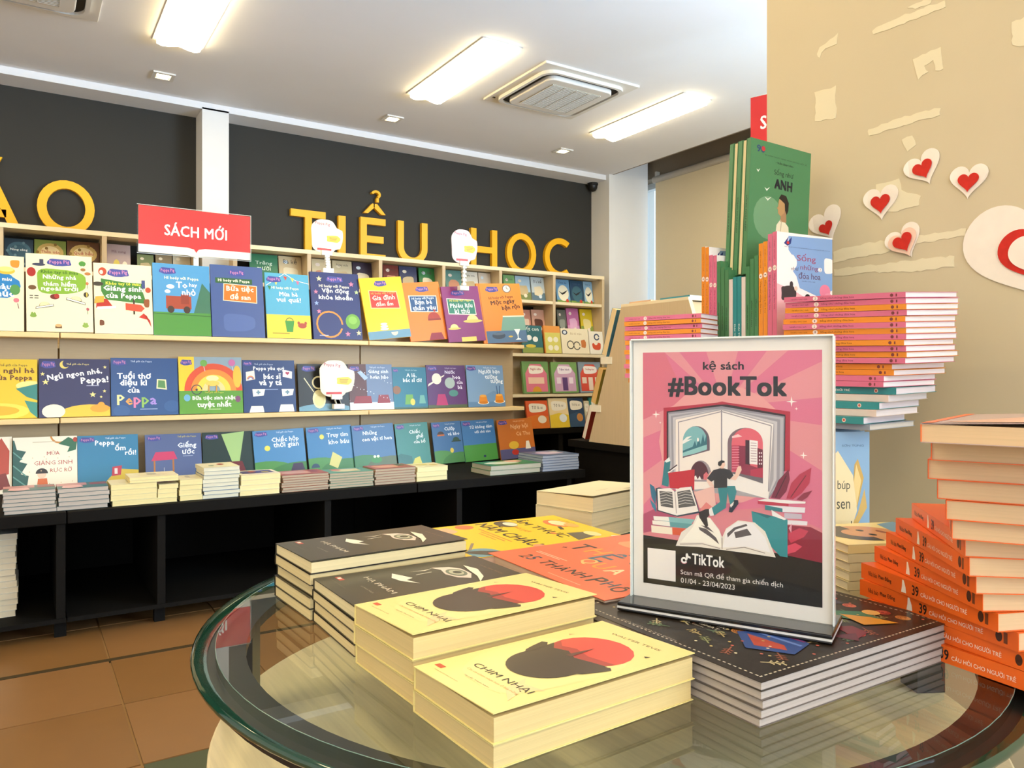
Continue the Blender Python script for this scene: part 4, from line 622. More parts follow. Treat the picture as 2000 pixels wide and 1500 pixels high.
# ------------------------------------------------------------------ signs and cards on stalks
acry = pane_mat((0.97, 0.98, 0.97), 1.45, 'clear_acrylic')
acry_w = mat('#dfe3dd', 0.15, 0.5, noise=0.0, key='acrylic_edge')
red_s = '#d5322f'
def sign_board(O, X, w, h, label, text, stalk, foot_z):
    """an acrylic holder with a red card shaped like an open book; X = direction of its lower edge, O = lower corner"""
    t = thing('sign_holder', label, 'sign', O, 'red new-book signs'); X = Vector(X).normalized(); t.rotation_euler = (0, 0, math.atan2(X.y, X.x))
    Tf = lambda x, y, z: (x, -z, y)
    MB().box(-0.006, -0.001, -0.006, w + 0.006, 0.001, h + 0.006, acry).obj('acrylic_panel', t)
    MB().prism([(-0.006, -0.006), (w + 0.006, -0.006), (w + 0.006, h + 0.006), (-0.006, h + 0.006), (-0.006, h + 0.004), (w + 0.004, h + 0.004), (w + 0.004, -0.004), (-0.006, -0.004)], (-0.0015, 0.0015), acry_w, Tf).obj('panel_edge', t)
    ops = [('R', 0, 0, 1, 1, '#f2ead2'), ('P', [(0, 0.17), (0.42, 0.17), (0.48, 0.14), (0.5, 0.07), (0.52, 0.14), (0.58, 0.17), (1, 0.17), (1, 1), (0, 1)], red_s), ('T', text, 0.36 if stalk else 0.5, 0.56, 0.56, '#fbf4ea', 0.025, 0, 0.32)]
    MB().prism([(0, 0), (w * 0.42, 0), (w * 0.48, -0.006), (w * 0.5, -0.012), (w * 0.52, -0.006), (w * 0.58, 0), (w, 0), (w, h), (0, h)], (-0.004, -0.0012), ink('#f2ead2'), lambda x, y, z: (x, -z - 0.0052, y)).obj('card', t)
    art(w, h, ops, 0.0006, lambda x, y, z: (x, -0.0043 - z, y), bg='#f2ead2').obj('card_print', t)
    MB().box(w * 0.5 - 0.012, 0.001, foot_z - O[2], w * 0.5 + 0.012, 0.005, 0.05, acry_w).obj('stalk', t)
    MB().box(w * 0.5 - 0.04, -0.004, foot_z - O[2], w * 0.5 + 0.04, 0.03, foot_z - O[2] + 0.006, acry_w).obj('foot', t)
a, b2 = on_y(270, 505, 4.115), on_y(488, 505, 4.115)
zt, zb = on_y(270, 400, 4.115).z, on_y(378, 500, 4.115).z
sign_board((a.x, 4.115, zb), (1, 0, 0), b2.x - a.x, zt - zb, 'red sign with two white words above the middle display rack', 'SÁCH MỚI', 0, 1.4705)
# the second one stands over the far rack, half behind the pillar
xg = 2.86; q = on_x(1467, 192, xg)
sign_board((xg, q.y, q.z - 0.26), (0.34, -0.94, 0), 0.57, 0.26, 'red sign mostly hidden behind the pillar and green books', 'SÁCH MỚI', 1, 0.6255)

def stalk_card(pc, yc, box, foot, label, tint='#f3e9cf'):
    """a cut-out card on a jointed plastic stalk; box = card left, top, right, bottom in the photo; foot = where the clip holds"""
    l, tp, r, bt = box; A, B_ = on_y(l, bt, yc), on_y(r, tp, yc); w, h = B_.x - A.x, B_.z - A.z
    t = thing('shelf_card', label, 'shelf card', (A.x, yc, A.z), 'cut-out cards on stalks')
    pts = [(0.42 + 0.40 * math.copysign(abs(math.cos(a_)) ** 0.7, math.cos(a_)) * (1 + 0.05 * math.sin(5 * a_ + 1)) + (0.14 if -0.75 < a_ - math.pi * 2 * (a_ > math.pi) < 0.35 else 0.0), 0.5 + 0.5 * math.copysign(abs(math.sin(a_)) ** 0.75, math.sin(a_))) for a_ in [2 * math.pi * i_ / 40 for i_ in range(40)]]
    MB().prism([(x * w, z * h) for x, z in pts], (0, 0.003), mat(tint, 0.5, 0.3, noise=0.0), lambda x, y, z: (x, -z, y)).obj('card', t)
    ops = [('E', 0.42, 0.5, 0.36, 0.44, tint), ('T', 'Peppa Pig', 0.36, 0.86, 0.44, '#c46a78', 0.02, -4), ('R', 0.2, 0.08, 0.62, 0.14, '#c9392f'), ('B', 0.68, 0.44, 0.2, 0.1, '#e8c92a', 3), ('R', 0.56, 0.465, 0.8, 0.485, '#b5862a'), ('R', 0.56, 0.425, 0.78, 0.445, '#b5862a'), ('R', 0.58, 0.385, 0.76, 0.4, '#b5862a')]
    art(w, h, ops, 0.0006, lambda x, y, z: (x, -0.0034 - z, y), res=1).obj('card_print', t)
    pl_ = mat('#ece9dd', 0.35, 0.45, noise=0.0, key='clip_plastic')
    f_ = on_y(foot[0], foot[1], yc); fx, fz = f_.x - A.x, f_.z - A.z; cx = 0.48 * w
    MB().box(cx - 0.03, -0.012, -0.012, cx + 0.03, 0.004, 0.014, pl_).obj('clip', t, bevel=0.002)
    st = MB().tube((cx, -0.004, -0.01), (fx, -0.004, fz + 0.02), 0.007, pl_, 8)
    n = 5
    for i in range(n):
        k = (i + 0.5) / n; z = -0.01 + (fz + 0.03) * k; x = cx + (fx - cx) * k
        st.box(x - 0.012, -0.014, z - 0.006, x + 0.012, 0.006, z + 0.006, pl_)
    st.obj('jointed_stalk', t)
    MB().box(fx - 0.03, -0.016, fz - 0.004, fx + 0.03, 0.02, fz + 0.022, pl_).obj('holding_clip', t, bevel=0.002)
stalk_card(0, 4.078, (606, 433, 671, 492), (640, 532), 'cut-out white card with yellow tag before the T letter')
stalk_card(0, 3.962, (880, 452, 933, 513), (905, 566), 'cut-out white card with yellow tag before the H letter', '#e3cfd0')
stalk_card(0, 3.986, (622, 704, 694, 776), (661, 797), 'cut-out white card with yellow tag on the lower ledge')

# ------------------------------------------------------------------ books in the bookcases
def cub(pl, pr, yb, yt, yp, z0, cover, ops, label, group, lean=10, t=0.014, page='#e4d9bd', roll=0, dy=0.0, spine=None):
    k = 'c%d_%d' % (pl, yb)
    x0, x1 = on_y(pl, yb, yp).x, on_y(pr, yb, yp).x
    if yp > YB:
        for u in UA + UB:
            if x0 - 0.015 < u < x1 + 0.015:
                if u - x0 < x1 - u: x0 = u + 0.015
                else: x1 = u - 0.015
    if yp > YB: yt = max(yt, 735 - (z0 + (0.186 if z0 > 1.5 else 0.21) - 1) * F / ((yp + 0.03) / (CS - SN * (pl - 1000) / F)))
    return stand(k, pl, pr, yb, yt, yp, z0 + 0.0006, lean, label, group, cover, ops, t, roll, spine, page, dy=dy, name='storybook', eps=0.0005, xr=(x0, x1))
T1 = lambda s, c1, y=0.72, wd=0.7: [('T', s, 0.5, y, wd, c1, 0.02)]
SH = 1.567; G0 = 'books in the top row of the bookcases'
YC = 4.84
def scene_art(sky, gnd, blob, seed): return [('R', 0, 0, 1, 0.35, gnd), ('B', 0.5, 0.42, 0.32, 0.2, blob, seed), ('E', 0.3, 0.8, 0.12, 0.06, sky), ('E', 0.62, 0.2, 0.12, 0.08, sky)]
ct = [(-70, -2, '#2e4a5a', 'dark blue fairy tale book, cut by the picture edge'), (2, 65, '#21394a', 'dark navy fairy tale book with pale title'), (67, 129, '#7a8a3c', 'green fairy tale book with a glowing cream centre'), (131, 199, '#5f3a1c', 'brown fairy tale book with a glowing cream centre')]
for i, (a_, b_, c_, lab) in enumerate(ct):
    glow_ = [('E', 0.5, 0.6, 0.42, 0.3, '#c9a95f' if i > 1 else '#3f6474'), ('E', 0.5, 0.6, 0.3, 0.2, '#e9d29a' if i > 1 else '#2f5464'), ('T', ['Ngàn', 'Nàng công', 'Thần tiên', 'Quả bầu'][i], 0.5, 0.62, 0.6, '#b5503a' if i > 1 else '#dfe8e4', 0.02)] + [('E', 0.08 + (j * 0.29) % 0.86, (j * 0.43) % 1, 0.05, 0.05, '#8a6a2c' if i > 1 else '#5f8088') for j in range(8)]
    cub(a_, b_, 520, 463 + i * 3, YC, SH, c_, glow_, lab, G0, dy=-0.003 * (i % 2))
cub(209, 255, 530, 478, YC, SH, '#b9a3a0', [('E', 0.4, 0.3, 0.14, 0.2, '#e6d05a'), ('E', 0.75, 0.35, 0.1, 0.1, '#efe6cf'), ('T', 'Mê cung', 0.5, 0.75, 0.6, '#8d6d70', 0.02)], 'greyish pink storybook with yellow shapes beside the upright', G0)
for i, (a_, b_, c_, s_, lab) in enumerate([(268, 300, '#6f7f52', 3, 'green storybook behind the sign corner'), (304, 336, '#8a7a5c', 4, 'olive tan storybook behind the sign'), (338, 372, '#c9c0a6', 6, 'pale storybook behind the sign')]):
    cub(a_, b_, 535, 498, YC, SH, c_, scene_art('#e6dcc0', '#7d6a4a', '#b9a880', s_), lab, G0, dy=-0.003 * (i % 2))
row0 = [(488, 543, '#3a7d58', 'T', 'Trăng|mười', 'green storybook with pale lettering in the first compartment'), (545, 592, '#d3bd93', 'S', '', 'beige storybook with a small dark figure'), (610, 648, '#e0cfa5', 'S', '', 'beige comic storybook, first of a pair'), (650, 688, '#d3c7a2', 'S', '', 'beige green comic storybook, second of a pair'), (690, 738, '#3a2f40', 'S', '', 'dark plum storybook with white bubble'),
        (749, 779, '#7a3326', 'S', '', 'dark red storybook with tan relief'), (781, 815, '#3f4360', 'S', '', 'navy storybook with tan figure'), (819, 864, '#2f7a3f', 'S', '', 'green storybook with round blue picture'), (871, 902, '#5f8d84', 'S', '', 'teal patterned storybook behind the card stalk'), (904, 934, '#e6e0d0', 'S', '', 'white storybook with red birds'), (936, 972, '#d9c9b2', 'S', '', 'cream storybook beside the upright'),
        (984, 1006, '#7fae72', 'S', '', 'light green storybook in the sixth compartment'), (1008, 1036, '#a9c4d6', 'S', '', 'pale blue storybook with orange picture'), (1038, 1072, '#c4cfd0', 'S', '', 'pale grey storybook with green meadow'),
        (1087, 1113, '#6f9fc4', 'D', '', 'pale blue picture book with black bird, first of three'), (1114, 1139, '#274a66', 'D', '', 'dark blue picture book between two pale ones'), (1141, 1172, '#8fb5cf', 'D', '', 'pale blue picture book with black bird, last of three')]
for i, (a_, b_, c_, kd, tx, lab) in enumerate(row0):
    y0 = 540 + (a_ - 480) * 0.083; yt = 495 + (a_ - 480) * 0.071 + (i * 5) % 4 - 2
    if kd == 'T': o_ = lines(tx, 0.5, 0.7, 0.6, 0.16, '#d9ead2', 0.02)
    elif kd == 'D': o_ = [('R', 0, 0, 1, 0.12, '#7a9a4a'), ('E', 0.5, 0.42, 0.4, 0.34, '#efe9cf' if '27' not in c_ else '#3f6a7a'), ('P', [(0.15, 0.5), (0.4, 0.42), (0.85, 0.56), (0.6, 0.4), (0.4, 0.34)], '#23262b'), ('E', 0.75, 0.1, 0.1, 0.08, '#c8442f'), ('T', 'Chim én', 0.5, 0.86, 0.6, '#3f5a7a', 0.02)]
    else: o_ = scene_art(*[('#e9dfc6', '#7f8a55', '#cbb58a'), ('#d8e4ea', '#5f7a8a', '#e3d6b4'), ('#f0e0d0', '#8a5a4a', '#c98a6a')][i % 3], i) + ([('T', ['Ngày xưa', 'Bà kể', 'Cổ tích'][i % 3], 0.5, 0.84, 0.6, '#4a3f36', 0.015)] if i % 2 else [])
    cub(a_, b_, y0, yt, YC, SH, c_, o_, lab, G0, dy=-0.003 * (i % 2))
G1 = 'books in the second row of the bookcase'
for i, (a_, b_, c_, lab) in enumerate([(1020, 1037, '#c98a78', 'reddish storybook half hidden by the orange book'), (1039, 1070, '#d0a08a', 'salmon storybook with dark animal'), (1090, 1107, '#6a6f66', 'grey storybook squeezed at the upright'), (1108, 1131, '#c873a8', 'pink storybook with small animals'), (1135, 1174, '#e3c72e', 'yellow storybook with fairies')]):
    cub(a_, b_, 646, 606 - (6 if i > 2 else 0), YC, 1.322, c_, scene_art('#f3e3d6', ['#8a3a30', '#b56a50', '#4a4f48', '#d8a0c8', '#8aa04a'][i], ['#e6c9b5', '#5f3a30', '#9aa096', '#e9b5d8', '#efe09a'][i], i), lab, G1, dy=-0.003 * (i % 2))
G2 = 'books on the bookcase ledges'
shv = [(1020, 1060, 690, 636, '#2f6a70', [('R', 0, 0, 1, 0.2, '#8a9a4a'), ('E', 0.35, 0.55, 0.13, 0.1, '#eef0ea'), ('E', 0.65, 0.5, 0.13, 0.1, '#eef0ea'), ('E', 0.4, 0.25, 0.25, 0.06, '#d8c24a'), ('T', 'Vịt con', 0.5, 0.86, 0.7, '#e6efe6', 0.02)], 'teal storybook with white ducks'),
       (1063, 1095, 691, 637, '#e08a3a', [('R', 0.05, 0, 1, 0.75, '#d8cf6a'), ('E', 0.35, 0.5, 0.15, 0.1, '#f0ead0'), ('E', 0.7, 0.5, 0.15, 0.1, '#f0ead0'), ('E', 0.35, 0.2, 0.15, 0.1, '#f0ead0'), ('E', 0.7, 0.2, 0.15, 0.1, '#f0ead0'), ('R', 0.05, 0.75, 1, 1, '#e59a4a')], 'orange topped storybook with rows of chicks'),
       (1097, 1150, 693, 642, '#efe3c4', [('E', 0.14, 0.84, 0.1, 0.1, '#2f3f5a'), ('E', 0.14, 0.84, 0.06, 0.06, '#dfe6ea'), ('G', 0.32, 0.35, 0.1, 0.13, 0, 360, '#4a4a42'), ('G', 0.55, 0.32, 0.1, 0.13, 0, 360, '#4a4a42'), ('B', 0.8, 0.4, 0.09, 0.16, '#c9783f', 3), ('T', 'Bé tô màu', 0.55, 0.8, 0.4, '#b59a6a', 0.015)], 'wide cream activity book with outlined animals on the ledge'),
       (1151, 1178, 694, 648, '#f1eada', [('G', 0.55, 0.75, 0.12, 0.2, 0, 360, '#3a4a66'), ('B', 0.5, 0.35, 0.3, 0.16, '#d6502f', 2), ('E', 0.45, 0.5, 0.14, 0.1, '#f0e6d0')], 'narrow white activity book with a red drawing on the ledge'),
       (1021, 1072, 764, 707, '#6f9a5a', [('P', [(0.1, 0.05), (0.92, 0.05), (0.92, 0.62), (0.7, 0.92), (0.3, 0.92), (0.1, 0.62)], '#e0798f'), ('B', 0.5, 0.74, 0.28, 0.13, '#f5ecdf', 4), ('R', 0.2, 0.3, 0.8, 0.5, '#efc9b0'), ('G', 0.5, 0.05, 0, 0.17, 0, 180, '#e0a02f'), ('T', 'Ngôi nhà', 0.5, 0.75, 0.4, '#b5505f', 0.02)], 'pink play-house board book on the bookcase ledge'),
       (1077, 1127, 765, 708, '#7aa55f', [('P', [(0.1, 0.05), (0.92, 0.05), (0.92, 0.62), (0.7, 0.92), (0.3, 0.92), (0.1, 0.62)], '#cfa5c4'), ('B', 0.5, 0.74, 0.28, 0.13, '#f5ecf2', 4), ('R', 0.4, 0.08, 0.6, 0.5, '#5f3f78'), ('R', 0.18, 0.3, 0.34, 0.5, '#efe0ea'), ('R', 0.66, 0.3, 0.82, 0.5, '#efe0ea'), ('T', 'Tiệm bánh', 0.5, 0.75, 0.4, '#7a4a8a', 0.02)], 'lilac play-house board book between pink and red ones'),
       (1131, 1174, 766, 708, '#8a9aa8', [('P', [(0.06, 0.05), (0.96, 0.05), (0.96, 0.62), (0.7, 0.92), (0.3, 0.92), (0.06, 0.62)], '#d8503f'), ('B', 0.5, 0.74, 0.3, 0.13, '#f6ece6', 4), ('R', 0.12, 0.3, 0.32, 0.5, '#f0d8c8'), ('R', 0.7, 0.3, 0.9, 0.5, '#f0d8c8'), ('R', 0.4, 0.08, 0.6, 0.5, '#f0d8c8'), ('T', 'Trường học', 0.5, 0.75, 0.4, '#c0392f', 0.02)], 'red play-house board book beside the lilac one')]
for i, (a_, b_, yb, yt, c_, o_, lab) in enumerate(shv):
    cub(a_, b_, yb, yt, YB - 0.052, 1.168 if yb < 720 else 0.870, c_, o_, lab, G2, t=0.02 if yb > 720 else 0.012, lean=9, dy=-0.003 * (i % 2))
G3 = 'books on the black base of the bookcase'
def bub(c1, c2): return [('P', [(0, 0), (1, 0), (1, 0.42), (0.5, 0.5), (0, 0.42)], c1), ('B', 0.5, 0.74, 0.4, 0.16, '#f3ecdc', 4), ('T', 'Tớ là ai', 0.5, 0.76, 0.5, '#4a3f36', 0.015), ('E', 0.68, 0.32, 0.2, 0.14, c2)]
for i, (a_, b_, yb, yt, c_, c1, c2, lab) in enumerate([(1030, 1072, 836, 784, '#dd5a2a', '#e0782a', '#f0e6d2', 'orange red bubble-title book on the black base'), (1074, 1111, 835, 779, '#efd9a8', '#e8c838', '#e9f0f3', 'yellow bubble-title book on the black base'), (1112, 1142, 833, 778, '#26405f', '#2f5072', '#c98a4a', 'navy bubble-title book on the black base'), (1143, 1153, 832, 784, '#cfc7ad', '#bdb394', '#cfc7ad', 'plain beige notebook on the black base'), (1154, 1186, 831, 777, '#2f7f7a', '#3a8a84', '#e9c94a', 'teal bubble-title book at the end')]):
    cub(a_, b_, yb, yt, YB - 0.080, 0.613, c_, bub(c1, c2), lab, G3, t=0.016, lean=12, dy=-0.003 * (i % 2), page='#efe3b5')

# ------------------------------------------------------------------ the far display rack, seen from its end
t = thing('display_rack', 'far two-sided display rack with sloping oak end panel and black base', 'display rack', (3.4, 2.95, 0)); T = Matrix.Translation((-3.4, -2.95, 0))
MB().box(2.75, 2.22, 0.585, 4.2, 3.68, 0.625, blackw, T).obj('base_top', t)
MB().box(2.78, 2.25, 0.0, 4.17, 3.65, 0.585, blackw, T).obj('base', t)
endp = [(3.481, 0.625), (3.2, 1.375), (2.7, 1.375), (2.42, 0.625)]
MB().prism(endp, (2.75, 2.775), palev, lambda y, z, x: (x - 3.4, y - 2.95, z)).obj('end_panel', t)
MB().prism(endp, (4.15, 4.175), palev, lambda y, z, x: (x - 3.4, y - 2.95, z)).obj('end_panel', t)
for sg_ in (1, -1):
    MB().prism([(2.95 + sg_ * 0.50, 0.625), (2.95 + sg_ * 0.23, 1.37), (2.95 + sg_ * 0.21, 1.37), (2.95 + sg_ * 0.48, 0.625)], (2.775, 4.15), panel_m, lambda y, z, x: (x - 3.4, y - 2.95, z)).obj('sloping_panel', t)
    for z, yo in ((1.085, 0.335), (0.815, 0.432)):
        y0, y1 = sorted((2.95 + sg_ * (yo - 0.01), 2.95 + sg_ * (yo + 0.085)))
        MB().box(2.745, y0, z - 0.016, 4.16, y1, z + 0.022, mat('#f4ead2', 0.4, 0.4, key='white_ledge'), T).obj('ledge_board', t)
MB().box(2.75, 2.7, 1.375, 4.175, 3.2, 1.39, edge, T).obj('top_board', t)
book_spec('gb1', 0.22, 0.27, 0.042, '#4f86a0', [('R', 0, 0, 1, 0.3, '#d8913a'), ('R', 0, 0.3, 1, 0.55, '#5a8a3a')], (), '#ead0a0'); book_spec('gb2', 0.2, 0.21, 0.042, '#a3923f', [('R', 0, 0.2, 1, 0.4, '#a8452f')], (), '#d8b070'); book_spec('gb3', 0.18, 0.2, 0.03, '#b5402f', [('R', 0, 0.4, 1, 0.6, '#efe0c4')], (), '#efe3cf')
sl = math.atan2(0.27, 0.745)
for k, (sp, z, yo, n, x0, lab) in enumerate((('gb1', 1.107, 0.413, 5, 2.756, 'blue and orange picture book on the upper ledge of the far rack'), ('gb2', 0.837, 0.510, 5, 2.756, 'olive picture book on the lower ledge of the far rack'), ('gb3', 0.626, 0.58, 2, 2.80, 'red picture book at the foot of the far rack'))):
    for i in range(n):
        yy = 2.95 + yo + (0.02 if sp == 'gb3' else 0) - 0.035
        if sp == 'gb3': yy += 0.06
        inst(sp, (x0 + SPEC[sp]['w'] + i * (SPEC[sp]['w'] + 0.04), yy + 0.006, z + 0.003), (-1, 0, 0), (0, -math.sin(sl), math.cos(sl)), '%s, %s along' % (lab, ['first', 'second', 'third', 'fourth', 'fifth'][i]), 'books on the far rack', 'picture_book')
for i, (c_, w_) in enumerate((('#3f8a9a', 0.3), ('#2f5f9a', 0.26), ('#d8b08a', 0.24))):
    book_spec('gt%d' % i, 0.2, w_, 0.012, c_, [('B', 0.5, 0.5, 0.3, 0.3, '#e0cfa8', i + 2)], (), '#e6d2b0')
    inst('gt%d' % i, (2.79 + (i % 2) * 0.22, 2.95 + [-0.22, -0.21, 0.06][i], 1.391), (1, 0, 0), (0, 1, 0), 'colourful picture book lying on the far rack, %s' % ['teal one', 'blue one', 'tan one'][i], 'books on the far rack', 'picture_book', sc=(1, 0.7, 1))
# ------------------------------------------------------------------ the round glass table
TX, TZ, TR, TH = 0.10, 0.94, 0.455, 0.723
tx, ty = W(TX, TZ)
t = thing('glass_table', 'round two-tier table with green-edged glass top and pale wooden lower shelf', 'table', (tx, ty, 0))
gm = pane_mat((0.95, 0.98, 0.96), 1.5, 'table_glass')
gt = MB(); n = 96
cir = lambda r, z: [(r * math.cos(2 * math.pi * i / n), r * math.sin(2 * math.pi * i / n), z) for i in range(n)]
def disc(mb, r, z0, z1, m):
    a = cir(r, z0) + cir(r, z1)
    mb.add(a, [tuple(range(n - 1, -1, -1)), tuple(range(n, 2 * n))] + [(i, (i + 1) % n, (i + 1) % n + n, i + n) for i in range(n)], m)
disc(gt, 0.432, TH - 0.010, TH, gm); gt.obj('glass_top', t)
gm2 = pane_mat((0.88, 0.95, 0.92), 1.55, 'bevel_glass')
MB().lathe([(0.432, TH), (0.4525, TH - 0.0025)], gm2, n).obj('glass_bevel', t, smooth=True)
MB().lathe([(0.4322, TH - 0.0003), (0.4318, TH + 0.0002), (0.4314, TH - 0.0003)], mat('#6f8680', 0.2, 0.5, noise=0.0, key='bevel_line'), n).obj('bevel_line', t, smooth=True)
rim = mat('#0f3b2c', 0.06, 0.7, noise=0.0, key='glass_rim', coat=0.6)
MB().lathe([(0.4525, TH - 0.0025), (0.4548, TH - 0.0045), (0.4555, TH - 0.007), (0.4545, TH - 0.0095), (0.452, TH - 0.0105), (0.44, TH - 0.0105)], rim, n).obj('glass_edge', t, smooth=True)
ring = mat('#1c1d1f', 0.3, 0.5, noise=0.05, nscale=6, key='black_steel')
MB().lathe([(0.402, TH - 0.0115), (0.443, TH - 0.0115), (0.443, TH - 0.023), (0.402, TH - 0.023)], ring, n, closed=True).obj('steel_ring', t)
wd = wood('#e9d8ac', (60, 3, 3), 'brushed_ash', 0.4, 0.2)
ld = MB(); disc(ld, 0.44, 0.581, 0.606, wd); ld.obj('lower_shelf', t, bevel=0.003)
for a_ in (62, 152, 242, 332):
    x, y = 0.421 * math.cos(math.radians(a_)), 0.421 * math.sin(math.radians(a_))
    MB().box(-0.018, -0.018, 0.6065, 0.018, 0.018, TH - 0.0235, ring, Matrix.Translation((x, y, 0)) @ Matrix.Rotation(math.radians(a_), 4, 'Z')).obj('post', t)
lw = wood('#d6c49c', (3, 3, 3), 'pale_leg')
for a_ in (17, 107, 197, 287):
    ca, sa = math.cos(math.radians(a_)), math.sin(math.radians(a_)); lg = MB()
    q = [(Vector((ca * r, sa * r, z)) + Vector((-sa, ca, 0)) * s_ + Vector((ca, sa, 0)) * u) for r, z in ((0.30, 0.581), (0.40, 0.0)) for s_, u in ((-0.02, -0.02), (0.02, -0.02), (0.02, 0.02), (-0.02, 0.02))]
    lg.add(q, [(0, 1, 2, 3), (7, 6, 5, 4)] + [(i, i + 4, (i + 1) % 4 + 4, (i + 1) % 4) for i in range(4)], lw); lg.obj('leg', t)
Z0 = TH + 0.0008

# ------------------------------------------------------------------ flat piles on the glass
def pile(spec, n, X, Z, ang, label, group, z0=Z0, jit=0.0015, jang=0.6, plain=None, drift=(0, 0), seed=1, gap=0.0007):
    rn = random.Random(seed); z = z0
    for j in range(n):
        s = plain if plain and j < n - 1 else spec; last = j == n - 1
        flat(s, X + (0 if last else rn.uniform(-jit, jit)) + drift[0] * (n - 1 - j), Z + (0 if last else rn.uniform(-jit, jit)) + drift[1] * (n - 1 - j), ang + (0 if last else rn.uniform(-jang, jang)), z, '%s, %s' % (label, nth(n - 1 - j, n)), group, 'paperback_book')
        z += SPEC[s]['t'] + gap
    return z
CR = '#e9dba6'
chim = [('B', 0.5, 0.42, 0.44, 0.3, '#eedc92', 2), ('P', [(0.72, 0.16), (0.9, 0.1), (0.82, 0.2), (0.92, 0.26), (0.74, 0.24), (0.66, 0.28)], '#e9cf96'), ('E', 0.52, 0.675, 0.335, 0.165, '#d4473d'), ('P', [(0.2, 0.66), (0.3, 0.62), (0.42, 0.645), (0.6, 0.62), (0.84, 0.64), (0.78, 0.55), (0.22, 0.56)], '#a83a35'),
        ('P', [(0.205, 0.62), (0.3, 0.575), (0.42, 0.6), (0.56, 0.565), (0.7, 0.585), (0.845, 0.6), (0.82, 0.52)] + [(0.52 + 0.29 * math.cos(math.radians(-a_)), 0.44 + 0.165 * math.sin(math.radians(-a_))) for a_ in range(0, 181, 12)] + [(0.225, 0.52)], '#43372c'), ('P', [(0.13, 0.585), (0.17, 0.6), (0.22, 0.575), (0.25, 0.5), (0.24, 0.45), (0.2, 0.47), (0.165, 0.52)], '#43372c'), ('P', [(0.91, 0.585), (0.87, 0.6), (0.82, 0.575), (0.79, 0.5), (0.8, 0.45), (0.84, 0.47), (0.875, 0.52)], '#43372c'), ('P', [(0.47, 0.56), (0.5, 0.705), (0.53, 0.56)], '#5f3a33'),
        ('T', 'CHIM NHẠI', 0.56, 0.205, 0.66, '#2e2a22', 0.0, 0, 0.045), ('T', 'Chỉ có chim nhại hót ở bìa rừng', 0.56, 0.16, 0.6, '#c9a46a', 0.0, 0, 0.018), ('T', 'Nguyễn Thành Nhân', 0.5, 0.115, 0.3, '#8a7a4f', 0.0, 0, 0.012), ('T', 'WALTER TEVIS', 0.56, 0.905, 0.52, '#7d6a3f', 0.0, 0, 0.018), ('R', 0.06, 0.075, 0.15, 0.1, '#c9503a'), ('T', 'NHÀ XUẤT BẢN HÀ NỘI', 0.28, 0.055, 0.3, '#8a7a4f', 0.0, 0, 0.01), ('P', [(0.84, 0.8), (0.88, 0.815), (0.87, 0.79)], '#4a3f30'), ('P', [(0.1, 0.75), (0.14, 0.77), (0.13, 0.74)], '#c9a96a')]
book_spec('chim', 0.118, 0.206, 0.0187, '#ecd98c', chim, (), '#d2ba82', eps=0.00012, lift=0.0035, res=4)
book_spec('chim0', 0.118, 0.206, 0.0180, '#e6d48c', (), (), '#d2ba82')
CA = -51.0
N1 = (-0.01145, 0.5374); N2 = (-0.0826, 0.6458)
def spine_corner(N, ang, w): a = math.radians(ang); return N[0] - w * math.cos(a), N[1] - w * math.sin(a)
x, z = spine_corner(N1, -54.0, 0.118); pile('chim', 2, x, z, -55.0, 'cream novel with a head and red sun, nearest pile', 'cream novels on the glass table', plain='chim0', jit=0.001)
x, z = spine_corner(N2, -54.0, 0.118); pile('chim', 3, x, z, -54.5, 'cream novel with a head and red sun, pile behind the nearest', 'cream novels on the glass table', plain='chim0', jit=0.001, seed=2)
ham = [('P', [(0.28, 0.735), (0.4, 0.775), (0.6, 0.77), (0.74, 0.72), (0.66, 0.665), (0.5, 0.64), (0.34, 0.665), (0.22, 0.64)], '#e3cfc0'), ('E', 0.5, 0.71, 0.14, 0.052, '#6f7a68'), ('E', 0.5, 0.71, 0.1, 0.036, '#b9b8a0'), ('E', 0.5, 0.715, 0.05, 0.024, '#4a4a3c'), ('P', [(0.3, 0.82), (0.5, 0.845), (0.76, 0.79), (0.9, 0.72), (0.72, 0.765), (0.5, 0.79)], '#f0ead0'), ('P', [(0.24, 0.64), (0.27, 0.58), (0.25, 0.5), (0.29, 0.58)], '#e9e2cf'), ('L', [(0.36, 0.6), (0.38, 0.5)], 0.012, '#d9d2bf'),
       ('P', [(0.34, 0.43), (0.46, 0.455), (0.5, 0.41), (0.66, 0.44), (0.5, 0.375), (0.36, 0.36), (0.22, 0.4)], '#efe8d4'), ('T', 'HẠ PHÀM', 0.52, 0.25, 0.62, '#d9cfba', 0.0, 0, 0.05), ('T', 'Lê Minh Nhựt', 0.6, 0.16, 0.26, '#a39a86', 0.0, 0, 0.014), ('R', 0.07, 0.105, 0.2, 0.135, '#c04a3f'), ('R', 0.1, 0.11, 0.15, 0.13, '#efe8d4'), ('T', 'NHÀ XUẤT BẢN HÀ NỘI', 0.3, 0.075, 0.34, '#7d7462', 0.0, 0, 0.01), ('T', 'WALTER TEVIS', 0.56, 0.91, 0.4, '#8a6a4a', 0.0, 0, 0.016)]
book_spec('ham', 0.132, 0.208, 0.0118, '#403a30', ham, (), '#e3d2a2', back='#1c1813', eps=0.00012, lift=0.002, res=3)
book_spec('ham0', 0.132, 0.208, 0.0116, '#241f18', (), (), '#dcc793', ct=0.0004)
N3 = (-0.1546, 0.7565); N4 = (-0.2284, 0.8686)
x, z = spine_corner(N3, -58.0, 0.132); pile('ham', 4, x, z, -58.0, 'black novel with a pale eye, pile behind the cream ones', 'black novels on the glass table', plain='ham0', seed=3, gap=0.0004)
book_spec('hamb', 0.124, 0.208, 0.0129, '#403a30', ham, (), '#e3d2a2', back='#1c1813', eps=0.00012, lift=0.002, res=3)
